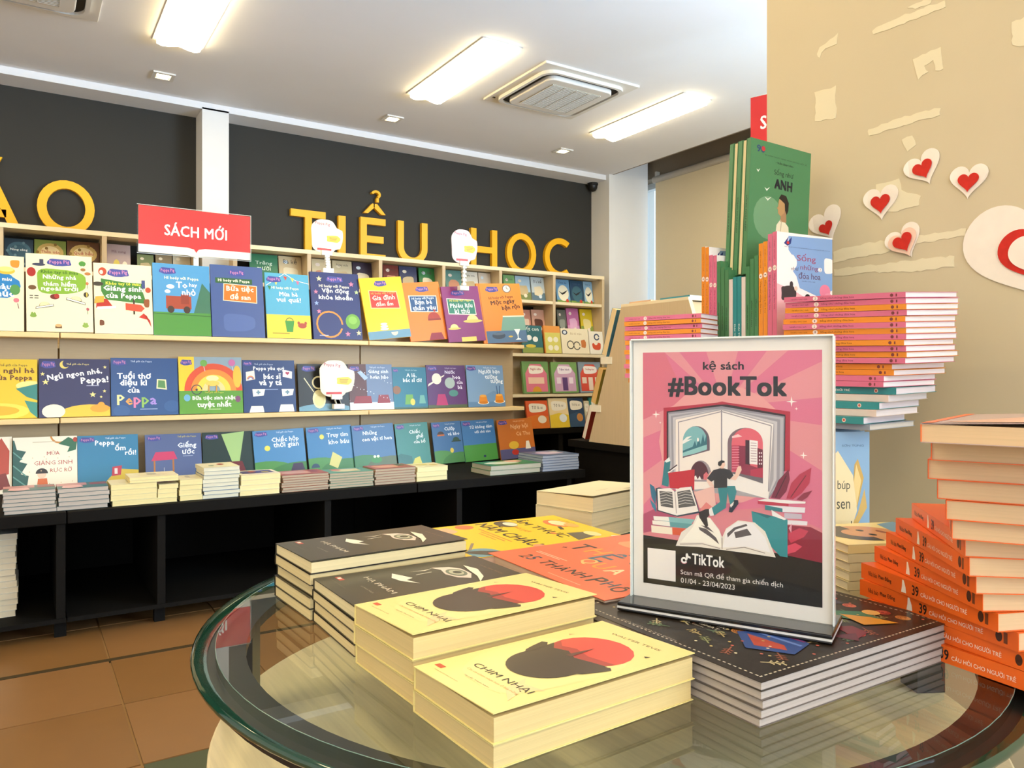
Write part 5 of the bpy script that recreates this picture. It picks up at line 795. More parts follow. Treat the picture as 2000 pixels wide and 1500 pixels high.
book_spec('hamb0', 0.124, 0.208, 0.0127, '#241f18', (), (), '#dcc793', ct=0.0004)
x, z = spine_corner(N4, -55.5, 0.124); pile('hamb', 5, x, z, -55.0, 'black novel with a pale eye, farther pile at the table edge', 'black novels on the glass table', plain='hamb0', seed=4, gap=0.0004)

# yellow food book and coral city book
am = [('T', 'ẨM THỰC', 0.39, 0.735, 0.72, '#26221c', 0.03, 0, 0.105), ('T', 'thế giới', 0.36, 0.63, 0.24, '#e0813a', 0.0, 0, 0.05), ('T', 'NĂM CHÂU', 0.46, 0.515, 0.84, '#26221c', 0.03, 0, 0.105), ('R', 0.2, 0.425, 0.7, 0.435, '#d98a3a'), ('R', 0.3, 0.4, 0.66, 0.41, '#d98a3a'), ('R', 0.34, 0.375, 0.6, 0.383, '#d98a3a'),
      ('G', 0.5, 0.2, 0, 0.14, 180, 360, '#e2603f'), ('G', 0.5, 0.2, 0.12, 0.15, 180, 360, '#5f8a3a'), ('E', 0.9, 0.2, 0.13, 0.08, '#6f9fae'), ('P', [(0.8, 0.08), (0.98, 0.2), (0.94, 0.32), (0.84, 0.2)], '#4a463c'), ('L', [(0.62, 0.24), (0.8, 0.16)], 0.02, '#8a7f6a'), ('E', 0.3, 0.88, 0.15, 0.06, '#e8743f'), ('E', 0.3, 0.89, 0.11, 0.042, '#f6e9b5'), ('L', [(0.42, 0.84), (0.52, 0.815)], 0.03, '#3a342a'),
      ('P', [(0.64, 0.78), (0.88, 0.74), (0.82, 0.88), (0.68, 0.9)], '#5c564a'), ('E', 0.75, 0.89, 0.09, 0.035, '#f0e2a0'), ('E', 0.14, 0.62, 0.12, 0.06, '#4a463c'), ('E', 0.16, 0.64, 0.08, 0.035, '#f3ead0'), ('E', 0.1, 0.38, 0.08, 0.05, '#e8743f'), ('B', 0.16, 0.24, 0.1, 0.06, '#efb48a', 3), ('E', 0.3, 0.1, 0.16, 0.05, '#d98a4a'), ('R', 0.02, 0.02, 0.3, 0.1, '#efc9b0'), ('E', 0.42, 0.92, 0.08, 0.035, '#efb05a'), ('P', [(0.86, 0.95), (1, 0.9), (1, 1), (0.9, 1)], '#f3ead0'), ('T', 'Huỳnh Mai Liên', 0.28, 0.955, 0.26, '#7a5a1a', 0.0, 0, 0.014), ('E', 0.6, 0.72, 0.03, 0.015, '#e8743f'), ('E', 0.36, 0.24, 0.03, 0.02, '#e8743f'), ('E', 0.9, 0.5, 0.05, 0.03, '#efa07a')]
book_spec('amthuc', 0.212, 0.290, 0.0125, '#f4cc1a', am, (), '#d9b59a', eps=0.00012, res=3)
book_spec('amthuc0', 0.212, 0.290, 0.0122, '#e3b52a', (), (), '#d9b59a')
YX, YZ = -0.1815, 1.1735
pile('amthuc', 3, YX, YZ, -60.5, 'yellow cookery book with bowl drawings', 'yellow cookery books', plain='amthuc0', seed=5, jit=0.0005, jang=0.2)
tg = []
rn = random.Random(11)
for txt, cx, cy, wd, cols in (('THẾ', 0.28, 0.43, 0.4, ('#2e2a33', '#e9a03a', '#3f5f7a')), ('GIỚI', 0.74, 0.45, 0.4, ('#3a2f2a', '#efd9a0', '#4a4a5a')), ('QUA', 0.54, 0.285, 0.34, ('#efc27a', '#e9a03a', '#f3e0b0')), ('25', 0.19, 0.125, 0.12, ('#3a342f', '#3f4a5a')), ('THÀNH', 0.48, 0.135, 0.38, ('#2e2a2a', '#3a342f')), ('PHỐ', 0.82, 0.14, 0.25, ('#3a342f', '#4a4f5f'))):
    L = len(txt)
    for i, ch in enumerate(txt): tg.append(('T', ch, cx + (i - (L - 1) / 2) * wd / L, cy + rn.uniform(-0.008, 0.008), wd / L * (0.82 if ch not in 'I' else 0.25), cols[i % len(cols)], 0.02, rn.uniform(-4, 4)))
tg += [('R', 0.1, 0.215, 0.36, 0.221, '#f6c9ae'), ('R', 0.1, 0.2, 0.32, 0.206, '#f6c9ae'), ('R', 0.5, 0.04, 0.76, 0.045, '#f3b594'), ('K', 0.1, 0.36, 0.025, '#4a3a33'), ('K', 0.86, 0.3, 0.025, '#efd9a0'), ('B', 0.5, 0.75, 0.36, 0.16, '#ef9a6a', 3), ('E', 0.5, 0.75, 0.2, 0.1, '#3f6f8a')]
book_spec('citys', 0.255, 0.300, 0.0128, '#e9714c', tg, (), '#dcc0a8', eps=0.00012, res=3)
book_spec('citys0', 0.255, 0.300, 0.0124, '#d8694a', (), (), '#dcc0a8')
pile('citys', 3, -0.0325, 1.0330, -59.3, 'coral city book with collage lettering', 'coral city books', plain='citys0', seed=6, jit=0.0005, jang=0.2)

# plain cream piles behind
book_spec('plain', 0.125, 0.185, 0.0236, '#efe4bd', [('P', [(0.86, 0.6), (0.95, 0.62), (0.93, 0.7)], '#6a5f4a'), ('R', 0.7, 0.3, 0.72, 0.5, '#c9bb8f')], (), '#e6d3a8', lift=0.004, eps=0.00012)
book_spec('plain0', 0.125, 0.185, 0.0236, '#e6d9b0', (), (), '#e6d3a8')
x, z = spine_corner((0.1355, 1.285), -43.0, 0.125); pile('plain', 3, x, z, -43.0, 'thick cream novel in the pile behind the yellow cookery book', 'thick cream novels', seed=7, jit=0.002, plain='plain0')

# floral black book pile carrying the poster stand
fl = [('R', 0.03, 0.028, 0.97, 0.972, '#1d1813')]
fl = []
for i in range(46):
    y = 0.03 + i * 0.0205
    for xx in (0.035, 0.965): fl.append(('R', xx - 0.003, y, xx + 0.003, y + 0.011, '#cfc4ad'))
for i in range(40):
    xx = 0.04 + i * 0.0232
    for y in (0.03, 0.965): fl.append(('R', xx, y, xx + 0.012, y + 0.005, '#cfc4ad'))
rn = random.Random(5)
def rose(cx, cy, s, col, c2):
    return [('E', cx, cy, s, s * 0.8, col)] + [('G', cx, cy, s * (0.25 + 0.22 * k), s * (0.34 + 0.22 * k), 40 * k, 40 * k + 250, c2) for k in range(3)]
def sprig(cx, cy, a, L, col):
    ca, sa = math.cos(a), math.sin(a); o = [('L', [(cx, cy), (cx + L * ca, cy + L * sa * 0.78)], 0.006, col)]
    for k in (0.35, 0.6, 0.85):
        for s_ in (-1, 1): o.append(('P', [(cx + L * k * ca, cy + L * k * sa * 0.78), (cx + L * (k + 0.16) * ca - s_ * 0.022 * sa, cy + (L * (k + 0.16) * sa + s_ * 0.022 * ca) * 0.78), (cx + L * (k + 0.22) * ca - s_ * 0.012 * sa, cy + (L * (k + 0.22) * sa + s_ * 0.012 * ca) * 0.78)], col))
    return o
gp = [(0.1 + 0.8 * (i + 0.5) / 8 + rn.uniform(-0.03, 0.03), 0.08 + 0.84 * (j_ + 0.5) / 9 + rn.uniform(-0.03, 0.03)) for i in range(8) for j_ in range(9)]
for i, (a_, b_) in enumerate(gp):
    if i % 3 != 2: fl += sprig(a_, b_, rn.uniform(0, 6.28), rn.uniform(0.06, 0.1), ['#8a8f5a', '#b9a36a', '#5f7a5a', '#c9b98a', '#9a5a3f'][i % 5])
    else: fl += rose(a_, b_, rn.uniform(0.022, 0.038), ['#c0493a', '#d86a50', '#8f2f2c', '#c98a4a'][i % 4], ['#e9a58a', '#8f2a25', '#d8705a', '#7a3a20'][i % 4])
fl += [('B', 0.1, 0.56, 0.05, 0.09, '#a8241f', 4), ('P', [(0.62, 0.28), (0.76, 0.18), (0.9, 0.26), (0.86, 0.38), (0.72, 0.42)], '#2f4a86'), ('P', [(0.66, 0.29), (0.76, 0.22), (0.86, 0.27), (0.82, 0.3)], '#b8472f'), ('L', [(0.68, 0.33), (0.86, 0.34)], 0.014, '#6a86c4'), ('L', [(0.7, 0.37), (0.84, 0.38)], 0.012, '#8a3a6a'), ('E', 0.78, 0.46, 0.07, 0.03, '#3f62a8'), ('K', 0.74, 0.46, 0.03, '#e6d9b5'),
       ('P', [(0.34, 0.34), (0.5, 0.34), (0.5, 0.46), (0.34, 0.46)], '#a8702f'), ('R', 0.36, 0.4, 0.48, 0.44, '#e0b050'), ('R', 0.36, 0.36, 0.4, 0.4, '#b8402f'), ('R', 0.42, 0.36, 0.47, 0.39, '#e6cf8a'),
       ('P', [(0.66, 0.76), (0.72, 0.7), (0.82, 0.74), (0.86, 0.8), (0.74, 0.84)], '#2f7a5a'), ('P', [(0.7, 0.74), (0.84, 0.7), (0.9, 0.82), (0.8, 0.8)], '#d8982f'), ('E', 0.76, 0.85, 0.035, 0.03, '#e3b565'), ('P', [(0.78, 0.6), (0.92, 0.56), (0.9, 0.64), (0.82, 0.66)], '#7a2430'), ('P', [(0.84, 0.5), (0.94, 0.54), (0.88, 0.6)], '#5f2430'), ('P', [(0.5, 0.84), (0.58, 0.8), (0.62, 0.87), (0.54, 0.9)], '#3a3a52'), ('E', 0.56, 0.82, 0.04, 0.02, '#8a8aa0'),
       ('T', 'GIOVANNA ALESSIO', 0.42, 0.27, 0.34, '#d9cdb5', 0.0, 0, 0.017), ('T', 'CHAAYA PRABHAT', 0.42, 0.24, 0.3, '#d9cdb5', 0.0, 0, 0.017), ('T', 'Ngọc Hà dịch', 0.42, 0.213, 0.2, '#b9ad95', 0.0, 0, 0.014), ('T', 'NHÀ XUẤT BẢN KIM ĐỒNG', 0.42, 0.045, 0.3, '#b9ad95', 0.0, 0, 0.01)]
for i in range(70): fl.append(('E', rn.uniform(0.06, 0.94), rn.uniform(0.06, 0.94), 0.006, 0.005, ['#e9d9b0', '#d86a50', '#c9b26a'][i % 3]))
book_spec('floral', 0.245, 0.279, 0.0070, '#2a231b', fl, (), '#b7aba0', eps=0.00008, res=3, ct=0.0003)
book_spec('floral0', 0.245, 0.279, 0.0070, '#6a6058', (), (), '#b7aba0', ct=0.0003)
x, z = spine_corner((0.1957, 0.6033), -57.5, 0.245)
ztop = pile('floral', 5, x, z, -57.5, 'thin black book with embroidered flowers under the poster stand', 'black floral books', plain='floral0', seed=8, jit=0.0008, jang=0.3, gap=0.0002)

# ------------------------------------------------------------------ poster in its stand
A, B2 = Vector((*W(0.1300, 0.8150), 0)), Vector((*W(0.2990, 0.7165), 0))
pw = (B2 - A).length; phh = 0.2665; px_ = (B2 - A).normalized()
t = thing('poster_stand', 'clear tabletop stand with a pink reading poster on a black base', 'poster stand', (A.x, A.y, ztop + 0.0006)); t.rotation_euler = (0, 0, math.atan2(px_.y, px_.x))
bkp, whp = mat('#14110f', 0.12, 0.5, noise=0.0, key='black_acrylic', coat=0.5), mat('#d8d4cc', 0.3, 0.4, noise=0.0, key='white_acrylic')
MB().box(-0.006, -0.034, 0.0, pw + 0.004, 0.034, 0.0025, bkp).obj('base_plate', t, bevel=0.001)
MB().box(-0.006, -0.034, 0.0026, pw + 0.004, 0.034, 0.0046, whp).obj('white_layer', t)
MB().box(-0.006, -0.034, 0.0047, pw + 0.004, 0.034, 0.0085, bkp).obj('top_plate', t, bevel=0.0012)
pt = MB()
lean_ = math.radians(0.4)
Tp = lambda x, y, z: (x, -0.002 - math.sin(lean_) * y - z, 0.0086 + y * math.cos(lean_))
# poster drawing: points are given on the printed sheet in its own grid (62..952 across, 92..1250 down)
def q(x, y): u = (x - 62) / 890.0; v = 1 - (y - 92) / (1158 + 135 * u); return (0.055 + 0.90 * u, 0.055 + 0.905 * v)
def PP(pts, c_): return ('P', [q(*p) for p in pts], c_)
def LL(pts, w_, c_): return ('L', [q(*p) for p in pts], w_, c_)
def EE(cx, cy, rx, ry, c_): a = q(cx, cy); return ('E', a[0], a[1], rx / 890 * 0.9, ry / 1225 * 0.905, c_)
def TT(txt, cx, cy, wd, c_, b_=0.02, hh=None): a = q(cx, cy); return ('T', txt, a[0], a[1], wd / 890 * 0.9, c_, b_, 0) + ((hh / 1225 * 0.905,) if hh else ())
PK = '#d9708a'
ps = [('R', 0, 0, 1, 1, '#efe4d8'), PP([(62, 92), (952, 92), (952, 1385), (62, 1250)], PK)]
for pts in ([(62, 240), (62, 520), (480, 360)], [(62, 700), (62, 860), (480, 420)], [(180, 92), (260, 92), (480, 360)], [(400, 92), (560, 92), (490, 360)], [(700, 92), (800, 92), (500, 360)], [(952, 150), (952, 330), (500, 370)], [(952, 470), (952, 700), (520, 400)]): ps.append(PP(pts, '#e08d92'))
ps += [PP([(62, 92), (62, 430), (300, 330), (180, 92)], '#d66c7c'), EE(480, 560, 330, 300, '#e59a96'), PP([(62, 905), (170, 860), (420, 900), (700, 880), (952, 990), (952, 1200), (62, 1090)], '#d87f86'), PP([(62, 905), (150, 870), (300, 960), (62, 1000)], '#b04a68'), PP([(700, 960), (900, 980), (952, 1010), (952, 1160), (780, 1140)], '#8f2238'),
    PP([(62, 1010), (240, 1040), (480, 1065), (740, 1110), (952, 1160), (952, 1385), (62, 1250)], '#191614'),
    TT('kệ sách', 486, 168, 205, '#241c22', 0.03, 56), TT('#BookTok', 497, 272, 595, '#1c171c', 0.05, 108),
    PP([(175, 372), (455, 350), (480, 344), (505, 350), (808, 400), (806, 700), (175, 640)], '#b3243a'), PP([(192, 390), (460, 360), (505, 360), (786, 415), (782, 700), (192, 660)], '#2a1d22'), PP([(200, 396), (478, 368), (782, 424), (778, 720), (708, 838), (520, 770), (200, 760)], '#8f8890')]
for k in range(4): ps.append(PP([(204 + k * 11, 404 + k * 9), (478, 380), (776 - k * 14, 430 + k * 10), (772 - k * 14, 740), (700, 835), (210 + k * 11, 780)], ['#b5aeb2', '#9a9398', '#c9c0c0', '#a8a0a2'][k]))
ps += [PP([(240, 432), (478, 388), (478, 780), (240, 790)], '#f0e0d4'), PP([(478, 388), (730, 462), (706, 838), (478, 770)], '#efe4dc'), LL([(478, 388), (478, 650)], 0.006, '#8a7f86'), LL([(255, 445), (478, 395), (720, 470)], 0.005, '#9a8f92'), LL([(255, 445), (258, 700)], 0.005, '#9a8f92'), LL([(720, 470), (706, 800)], 0.005, '#9a8f92')]
arch = lambda x0, x1, yt, yb0, yb1, c_: PP([(x0, yb0)] + [(x0 + (x1 - x0) * (0.5 - 0.5 * math.cos(math.pi * i / 12)), yt + 75 - 75 * math.sin(math.pi * i / 12)) for i in range(13)] + [(x1, yb1)], c_)
ps += [arch(278, 418, 466, 626, 590, '#6a5560'), arch(278, 404, 468, 596, 580, '#7db2b4'), PP([(278, 540), (300, 520), (326, 516), (300, 535), (330, 530), (278, 556)], '#efe9e0'), PP([(278, 590), (330, 570), (342, 540), (350, 566), (362, 525), (372, 560), (384, 506), (392, 548), (404, 500), (404, 580), (278, 600)], '#2f6a76'), PP([(278, 600), (340, 580), (404, 560), (404, 585), (340, 605), (278, 618)], '#8fc0bd'), EE(358, 535, 5, 10, '#efe9e0'),
    arch(508, 680, 478, 700, 760, '#7a626a'), arch(528, 680, 480, 700, 730, '#e0616e'), PP([(530, 520), (560, 510), (580, 522), (530, 530)], '#f0c0c0'), PP([(528, 566), (568, 566), (568, 700), (528, 690)], '#c03a56'), PP([(562, 568), (600, 570), (600, 716), (562, 705)], '#8a2340'), PP([(596, 540), (618, 542), (618, 720), (596, 715)], '#3f1a2a'), PP([(616, 540), (656, 545), (654, 665), (616, 660)], '#f3e9e4'), PP([(654, 580), (680, 590), (680, 740), (654, 730)], '#6a1a30'), PP([(560, 690), (600, 660), (680, 690), (680, 730), (560, 715)], '#8f2a44'), PP([(620, 690), (680, 680), (680, 735), (620, 725)], '#b8304a'), PP([(540, 700), (600, 716), (680, 732), (680, 760), (530, 704)], '#6a6066')]
for k in range(9): ps.append(LL([(530, 575 + k * 13), (566, 575 + k * 13)], 0.004, '#e58a98'))
for k in range(8): ps.append(LL([(622, 555 + k * 13), (650, 557 + k * 13)], 0.004, '#b89aa0'))
for k in range(4):
    for j in range(2): ps.append(EE(664 + j * 9, 606 + k * 18, 3, 5, '#f0d6d6'))
ps += [arch(316, 426, 640, 745, 748, '#9a8a8e'), arch(316, 412, 644, 730, 735, '#4f1a28'), PP([(318, 735), (346, 715), (356, 735), (366, 718), (376, 738)], '#efe4dc'), PP([(386, 712), (400, 698), (412, 712), (412, 738), (386, 738)], '#d86a70'),
    # leaves, book piles
    PP([(718, 832), (752, 745), (800, 690), (806, 740), (790, 800), (760, 838)], '#7a2038'), PP([(790, 836), (812, 760), (850, 715), (904, 682), (895, 760), (860, 810), (820, 840)], '#b8304a'), PP([(836, 842), (868, 810), (908, 796), (886, 830), (862, 848)], '#8f2a40'), LL([(740, 830), (790, 720)], 0.004, '#3f1020'), LL([(810, 830), (880, 720)], 0.004, '#6a1428'),
    PP([(655, 846), (690, 836), (878, 852), (876, 862), (800, 862), (658, 858)], '#f0e6e0'), PP([(655, 846), (800, 862), (800, 876), (656, 862)], '#c03048'), PP([(690, 868), (876, 882), (874, 908), (770, 904), (690, 892)], '#e6dde0'), PP([(690, 868), (772, 886), (772, 904), (690, 892)], '#2f7a80'), PP([(780, 908), (860, 915), (860, 940), (780, 936)], '#c4b5c0'), PP([(790, 944), (886, 952), (884, 972), (790, 966)], '#e6dde0'),
    PP([(800, 1010), (850, 985), (890, 1000), (870, 1030), (810, 1060), (800, 1040)], '#c8384f'), PP([(790, 1075), (830, 1060), (862, 1078), (830, 1105), (795, 1115)], '#d8485f'), PP([(800, 985), (815, 960), (812, 1010)], '#e09aa8'),
    PP([(624, 898), (795, 942), (795, 1132), (760, 1126), (720, 1080), (660, 990), (630, 950)], '#2f8a8f'), PP([(624, 898), (795, 942), (720, 925), (700, 935)], '#1f6a72'), PP([(720, 892), (790, 940), (780, 944), (724, 922)], '#efe6e0'),
    PP([(165, 760), (180, 640), (205, 622), (212, 640), (200, 770)], '#2f7a82'), PP([(180, 640), (205, 620), (212, 640), (190, 648)], '#e6ece6'), PP([(196, 698), (250, 660), (252, 668), (205, 700)], '#efe6e0'), LL([(205, 690), (248, 660)], 0.006, '#3a2028'), PP([(200, 700), (340, 684), (338, 790), (210, 776)], '#c2202f'), PP([(98, 752), (122, 768), (134, 800), (130, 860), (108, 820)], '#2f6a86'), PP([(98, 830), (130, 860), (136, 900), (112, 870)], '#3a7a92'),
    PP([(132, 776), (150, 772), (236, 792), (326, 768), (366, 905), (250, 922), (140, 890)], '#2a3a4a'), PP([(142, 780), (210, 776), (236, 796), (262, 776), (322, 772), (360, 896), (246, 916), (146, 886)], '#f0e4da'), PP([(152, 790), (222, 796), (228, 878), (160, 866)], '#5a5654'), PP([(248, 796), (316, 786), (346, 868), (256, 878)], '#5a5654'), LL([(236, 796), (244, 905)], 0.005, '#b8a8a0')]
for k in range(5): ps += [LL([(156, 802 + k * 14), (190, 796 + k * 14), (224, 806 + k * 14)], 0.003, '#cfc6bc'), LL([(252, 806 + k * 14), (290, 796 + k * 14), (330, 802 + k * 14)], 0.003, '#cfc6bc')]
ps += [PP([(118, 916), (200, 922), (340, 938), (320, 962), (200, 946), (120, 936)], '#7fb5b5'), PP([(118, 916), (200, 922), (206, 944), (122, 936)], '#efe6da'), PP([(112, 938), (210, 948), (330, 960), (300, 982), (210, 972), (114, 958)], '#5f9a9c'), PP([(112, 938), (206, 946), (210, 970), (114, 958)], '#efe6da'), PP([(106, 962), (220, 976), (222, 1012), (108, 998)], '#f0e0c9'), PP([(220, 976), (300, 984), (284, 1018), (222, 1012)], '#d8552f'),
    PP([(336, 800), (440, 770), (450, 880), (366, 880)], '#e9b5a8'), PP([(370, 884), (400, 850), (450, 890), (380, 910)], '#e07f78'),
    # open book the runner steps on
    PP([(240, 1068), (270, 1000), (330, 960), (352, 914), (420, 930), (466, 990), (480, 1030), (500, 985), (560, 944), (640, 955), (690, 1000), (740, 1132), (620, 1112), (480, 1092), (360, 1076)], '#e9ddcf'), PP([(266, 1050), (330, 975), (360, 920), (420, 934), (468, 1000), (478, 1080), (380, 1052)], '#f6ecdc'), PP([(482, 1080), (502, 990), (560, 950), (632, 960), (690, 1030), (716, 1108), (600, 1076)], '#efe6e2'),
    PP([(360, 975), (400, 985), (450, 1030), (466, 1064), (420, 1026), (366, 990)], '#5a5050'), PP([(372, 966), (410, 975), (440, 1005), (400, 984)], '#5a5050'), PP([(505, 1010), (540, 980), (600, 962), (606, 972), (548, 990), (508, 1030)], '#5a5050'), PP([(540, 1004), (604, 986), (626, 1018), (548, 1034)], '#5a5050'), LL([(262, 1060), (380, 1060), (470, 1085)], 0.004, '#9a8a80'), LL([(500, 1090), (590, 1080), (690, 1110)], 0.004, '#9a8a80'), LL([(480, 1030), (480, 1088)], 0.006, '#b8a89a'),
    # running figure
    PP([(404, 730), (420, 700), (450, 690), (430, 750), (440, 770), (420, 772), (402, 745)], '#efc4b0'), PP([(458, 770), (545, 770), (552, 800), (540, 850), (520, 865), (508, 800), (500, 880), (440, 918), (428, 880), (470, 850)], '#2f8086'), PP([(428, 876), (440, 918), (420, 920), (410, 890)], '#e9e2dc'), PP([(414, 884), (396, 886), (362, 900), (364, 926), (380, 950), (400, 980), (410, 968), (404, 930), (416, 916)], '#2b211f'), PP([(540, 842), (560, 842), (562, 860), (530, 904), (514, 902), (518, 876)], '#232a38'), PP([(520, 866), (540, 848), (536, 866), (524, 880)], '#f0e2d8'),
    PP([(436, 690), (480, 678), (520, 690), (538, 716), (520, 738), (506, 730), (506, 778), (440, 780), (440, 740), (426, 748), (404, 730)], '#2c2729'), PP([(520, 735), (545, 716), (552, 690), (560, 672), (574, 670), (578, 690), (566, 715), (548, 742)], '#efc4b0'), PP([(470, 664), (488, 664), (490, 682), (474, 682)], '#e5b5a0'), EE(482, 660, 15, 17, '#efc4b0'), PP([(460, 662), (462, 648), (478, 640), (494, 644), (494, 652), (482, 654), (476, 668), (466, 670)], '#1f1a1c'),
    # lower band: blank code card, note mark, lettering
    PP([(86, 1075), (238, 1094), (238, 1250), (86, 1228)], '#efe4dc'),
    TT('TikTok', 408, 1146, 165, '#f6efe8', 0.03, 56), LL([(297, 1112), (297, 1138)], 0.010, '#f6efe8'), PP([(293, 1108), (303, 1108), (306, 1120), (318, 1126), (318, 1136), (303, 1130)], '#f6efe8')]
a_ = q(283, 1142); ps.append(('G', a_[0], a_[1], 0.007, 0.0165, 0, 360, '#f6efe8')); ps.append(('G', a_[0], a_[1], 0.0165, 0.019, 200, 330, '#e07f90'))
ps += [TT('Scan mã QR để tham gia chiến dịch', 519, 1236, 508, '#e9e0d8', 0.01, 38), TT('01/04 - 23/04/2023', 404, 1262, 276, '#e9e0d8', 0.01, 26)]
for cx, cy, r_ in ((134, 404, 0.022), (157, 446, 0.007), (814, 350, 0.026), (836, 386, 0.009), (868, 620, 0.018)): a_ = q(cx, cy); ps.append(('K', a_[0], a_[1], r_, '#f9ece4'))
MB().prism([(0, 0.0005), (pw, 0.0005), (pw, phh), (0, phh)], (-0.0012, 0.0), ink('#efe4d8'), Tp).obj('poster_sheet', t)
art(pw, phh, ps, 0.00004, lambda x, y, z: Tp(x, y, z + 0.0001), 4, bg='#efe4d8').obj('poster_print', t)
MB().prism([(-0.001, 0), (pw + 0.001, 0), (pw + 0.001, phh + 0.002), (-0.001, phh + 0.002)], (0.0032, 0.0050), pane_mat((0.97, 0.98, 0.98), 1.4, 'poster_glass'), Tp).obj('front_pane', t)
MB().prism([(-0.001, 0), (pw + 0.001, 0), (pw + 0.001, phh + 0.002), (-0.001, phh + 0.002)], (-0.004, -0.0014), mat('#e6e2da', 0.2, 0.5, noise=0.0, key='acrylic_back'), Tp).obj('back_pane', t)
for x0 in (-0.0022, pw + 0.0008): MB().prism([(x0, 0), (x0 + 0.0014, 0), (x0 + 0.0014, phh + 0.002), (x0, phh + 0.002)], (-0.004, 0.005), acry_w, Tp).obj('edge_strip', t)
MB().prism([(-0.001, phh + 0.002), (pw + 0.001, phh + 0.002), (pw + 0.001, phh + 0.0036), (-0.001, phh + 0.0036)], (-0.004, 0.005), acry_w, Tp).obj('edge_strip', t)

# ------------------------------------------------------------------ twisted pile of orange books
OR = '#f2691c'
osp = [('T', 'Nhà báo', 0.105, 0.5, 0.075, '#3a1f12', 0.0, 0, 0.3), ('T', 'Phan Đăng', 0.21, 0.5, 0.11, '#3a1f12', 0.025, 0, 0.34), ('P', [(0.345, 0.12), (0.385, 0.14), (0.38, 0.5), (0.366, 0.9), (0.354, 0.9), (0.352, 0.5)], '#fbf0e0'), ('T', '39', 0.455, 0.5, 0.05, '#2e1a12', 0.03, 0, 0.6), ('T', 'CÂU HỎI CHO NGƯỜI TRẺ', 0.655, 0.45, 0.32, '#fbe9d6', 0.012, 0, 0.32), ('E', 0.9, 0.5, 0.018, 0.3, '#4a2414'), ('R', 0.925, 0.2, 0.945, 0.8, '#7a3a18')]
ofr = [('E', 0.5, 0.6, 0.3, 0.2, '#f6b07a'), ('T', '39', 0.5, 0.8, 0.4, '#2e1a12', 0.03), ('T', 'CÂU HỎI CHO|NGƯỜI TRẺ', 0.5, 0.3, 0.7, '#fbe9d6', 0.02)]
book_spec('cauhoi', 0.138, 0.188, 0.0166, OR, ofr[:2], osp, '#d8b88e', eps=0.0001, res=3)
book_spec('cauhoi_top', 0.138, 0.188, 0.0150, '#b59a90', [('P', [(0.1, 0.1), (0.5, 0.0), (0.9, 0.3), (0.5, 0.6)], '#d8a58c'), ('R', 0.0, 0.0, 0.06, 1, '#f2691c')], (), '#d8b88e', spine=OR, lift=0.006)
SL = [((0.462, 0.650), 26), ((0.455, 0.662), 22), ((0.444, 0.674), 18), ((0.426, 0.6742), 11), ((0.4145, 0.6774), 2), ((0.405, 0.6715), -4), ((0.395, 0.6646), -9), ((0.391, 0.664), -15), ((0.3743, 0.6545), -28), ((0.368, 0.652), -31), ((0.3622, 0.655), -33), ((0.3536, 0.654), -34), ((0.3487, 0.640), -36), ((0.325, 0.612), -40)]
z = Z0
for j, (Np, ang) in enumerate(SL):
    # N is the near corner: spine side, foot end; the spine runs away from the viewer
    flat('cauhoi' if j < len(SL) - 1 else 'cauhoi_top', Np[0], Np[1], ang, z, 'orange paperback in the twisted pile, %s' % nth(len(SL) - 1 - j, len(SL)), 'orange paperbacks', 'paperback_book'); z += 0.0166 + 0.0006

# ------------------------------------------------------------------ upright blue book and the pile with the portrait
sen = [('P', [(0.55, 0.0), (0.75, 0.2), (0.97, 0.44), (0.94, 0.58), (0.86, 0.4), (0.7, 0.2)], '#cfae62'), ('P', [(0.55, 0.02), (0.8, 0.3), (0.93, 0.66), (0.86, 0.8), (0.82, 0.76), (0.78, 0.4)], '#c9a552'), ('P', [(0.55, 0.02), (0.8, 0.3), (0.9, 0.64), (0.84, 0.76), (0.76, 0.4)], '#e6cd8a'), ('P', [(0.5, 0.02), (0.24, 0.26), (0.2, 0.5), (0.4, 0.72), (0.62, 0.86), (0.8, 0.68), (0.85, 0.42), (0.74, 0.2), (0.6, 0.02)], '#ecdcae'), ('T', 'búp', 0.69, 0.6, 0.15, '#4a4a3c', 0.0, 0, 0.085), ('T', 'sen', 0.685, 0.46, 0.16, '#4a4a3c', 0.0, 0, 0.055), ('T', 'xanh', 0.71, 0.3, 0.22, '#4a4a3c', 0.0, 0, 0.085), ('T', 'SƠN TÙNG', 0.8, 0.9, 0.26, '#3f5f80', 0.0, 0, 0.018), ('L', [(0.3, 0.12), (0.45, 0.02)], 0.01, '#b8924a')]
book_spec('sen', 0.125, 0.196, 0.021, '#86aed2', sen, (), '#e9e2cf', eps=0.00012, res=3)
sx, sz = 0.5165, 1.105
for i in range(5):
    ox, oz = sx - 0.125 + 0.004 * i, sz + 0.021 + 0.024 * i
    x, y = W(ox, oz); u = D(4); inst('sen', (x, y, Z0), u, (0, 0, 1), 'upright sky blue novel with a lotus bud, %s' % ['front one of the row', 'second in the row', 'third in the row', 'fourth in the row', 'last in the row'][i], 'upright blue novels', 'paperback_book')
face = [('R', 0.0, 0.0, 1, 1, '#e8cf8a'), ('E', 0.5, 0.55, 0.36, 0.3, '#c98a5a'), ('G', 0.5, 0.6, 0.2, 0.38, 0, 180, '#3a2a22'), ('E', 0.4, 0.55, 0.05, 0.03, '#2a1f1a'), ('E', 0.62, 0.55, 0.05, 0.03, '#2a1f1a'), ('E', 0.52, 0.4, 0.08, 0.03, '#8a4a3a'), ('P', [(0.0, 0.0), (1, 0.0), (0.9, 0.22), (0.5, 0.3), (0.1, 0.22)], '#6f93a8'), ('E', 0.15, 0.2, 0.12, 0.08, '#b8c4b8')]
book_spec('tuc', 0.120, 0.150, 0.0102, '#e0c88a', face, (), '#e3d9bd', eps=0.00012)
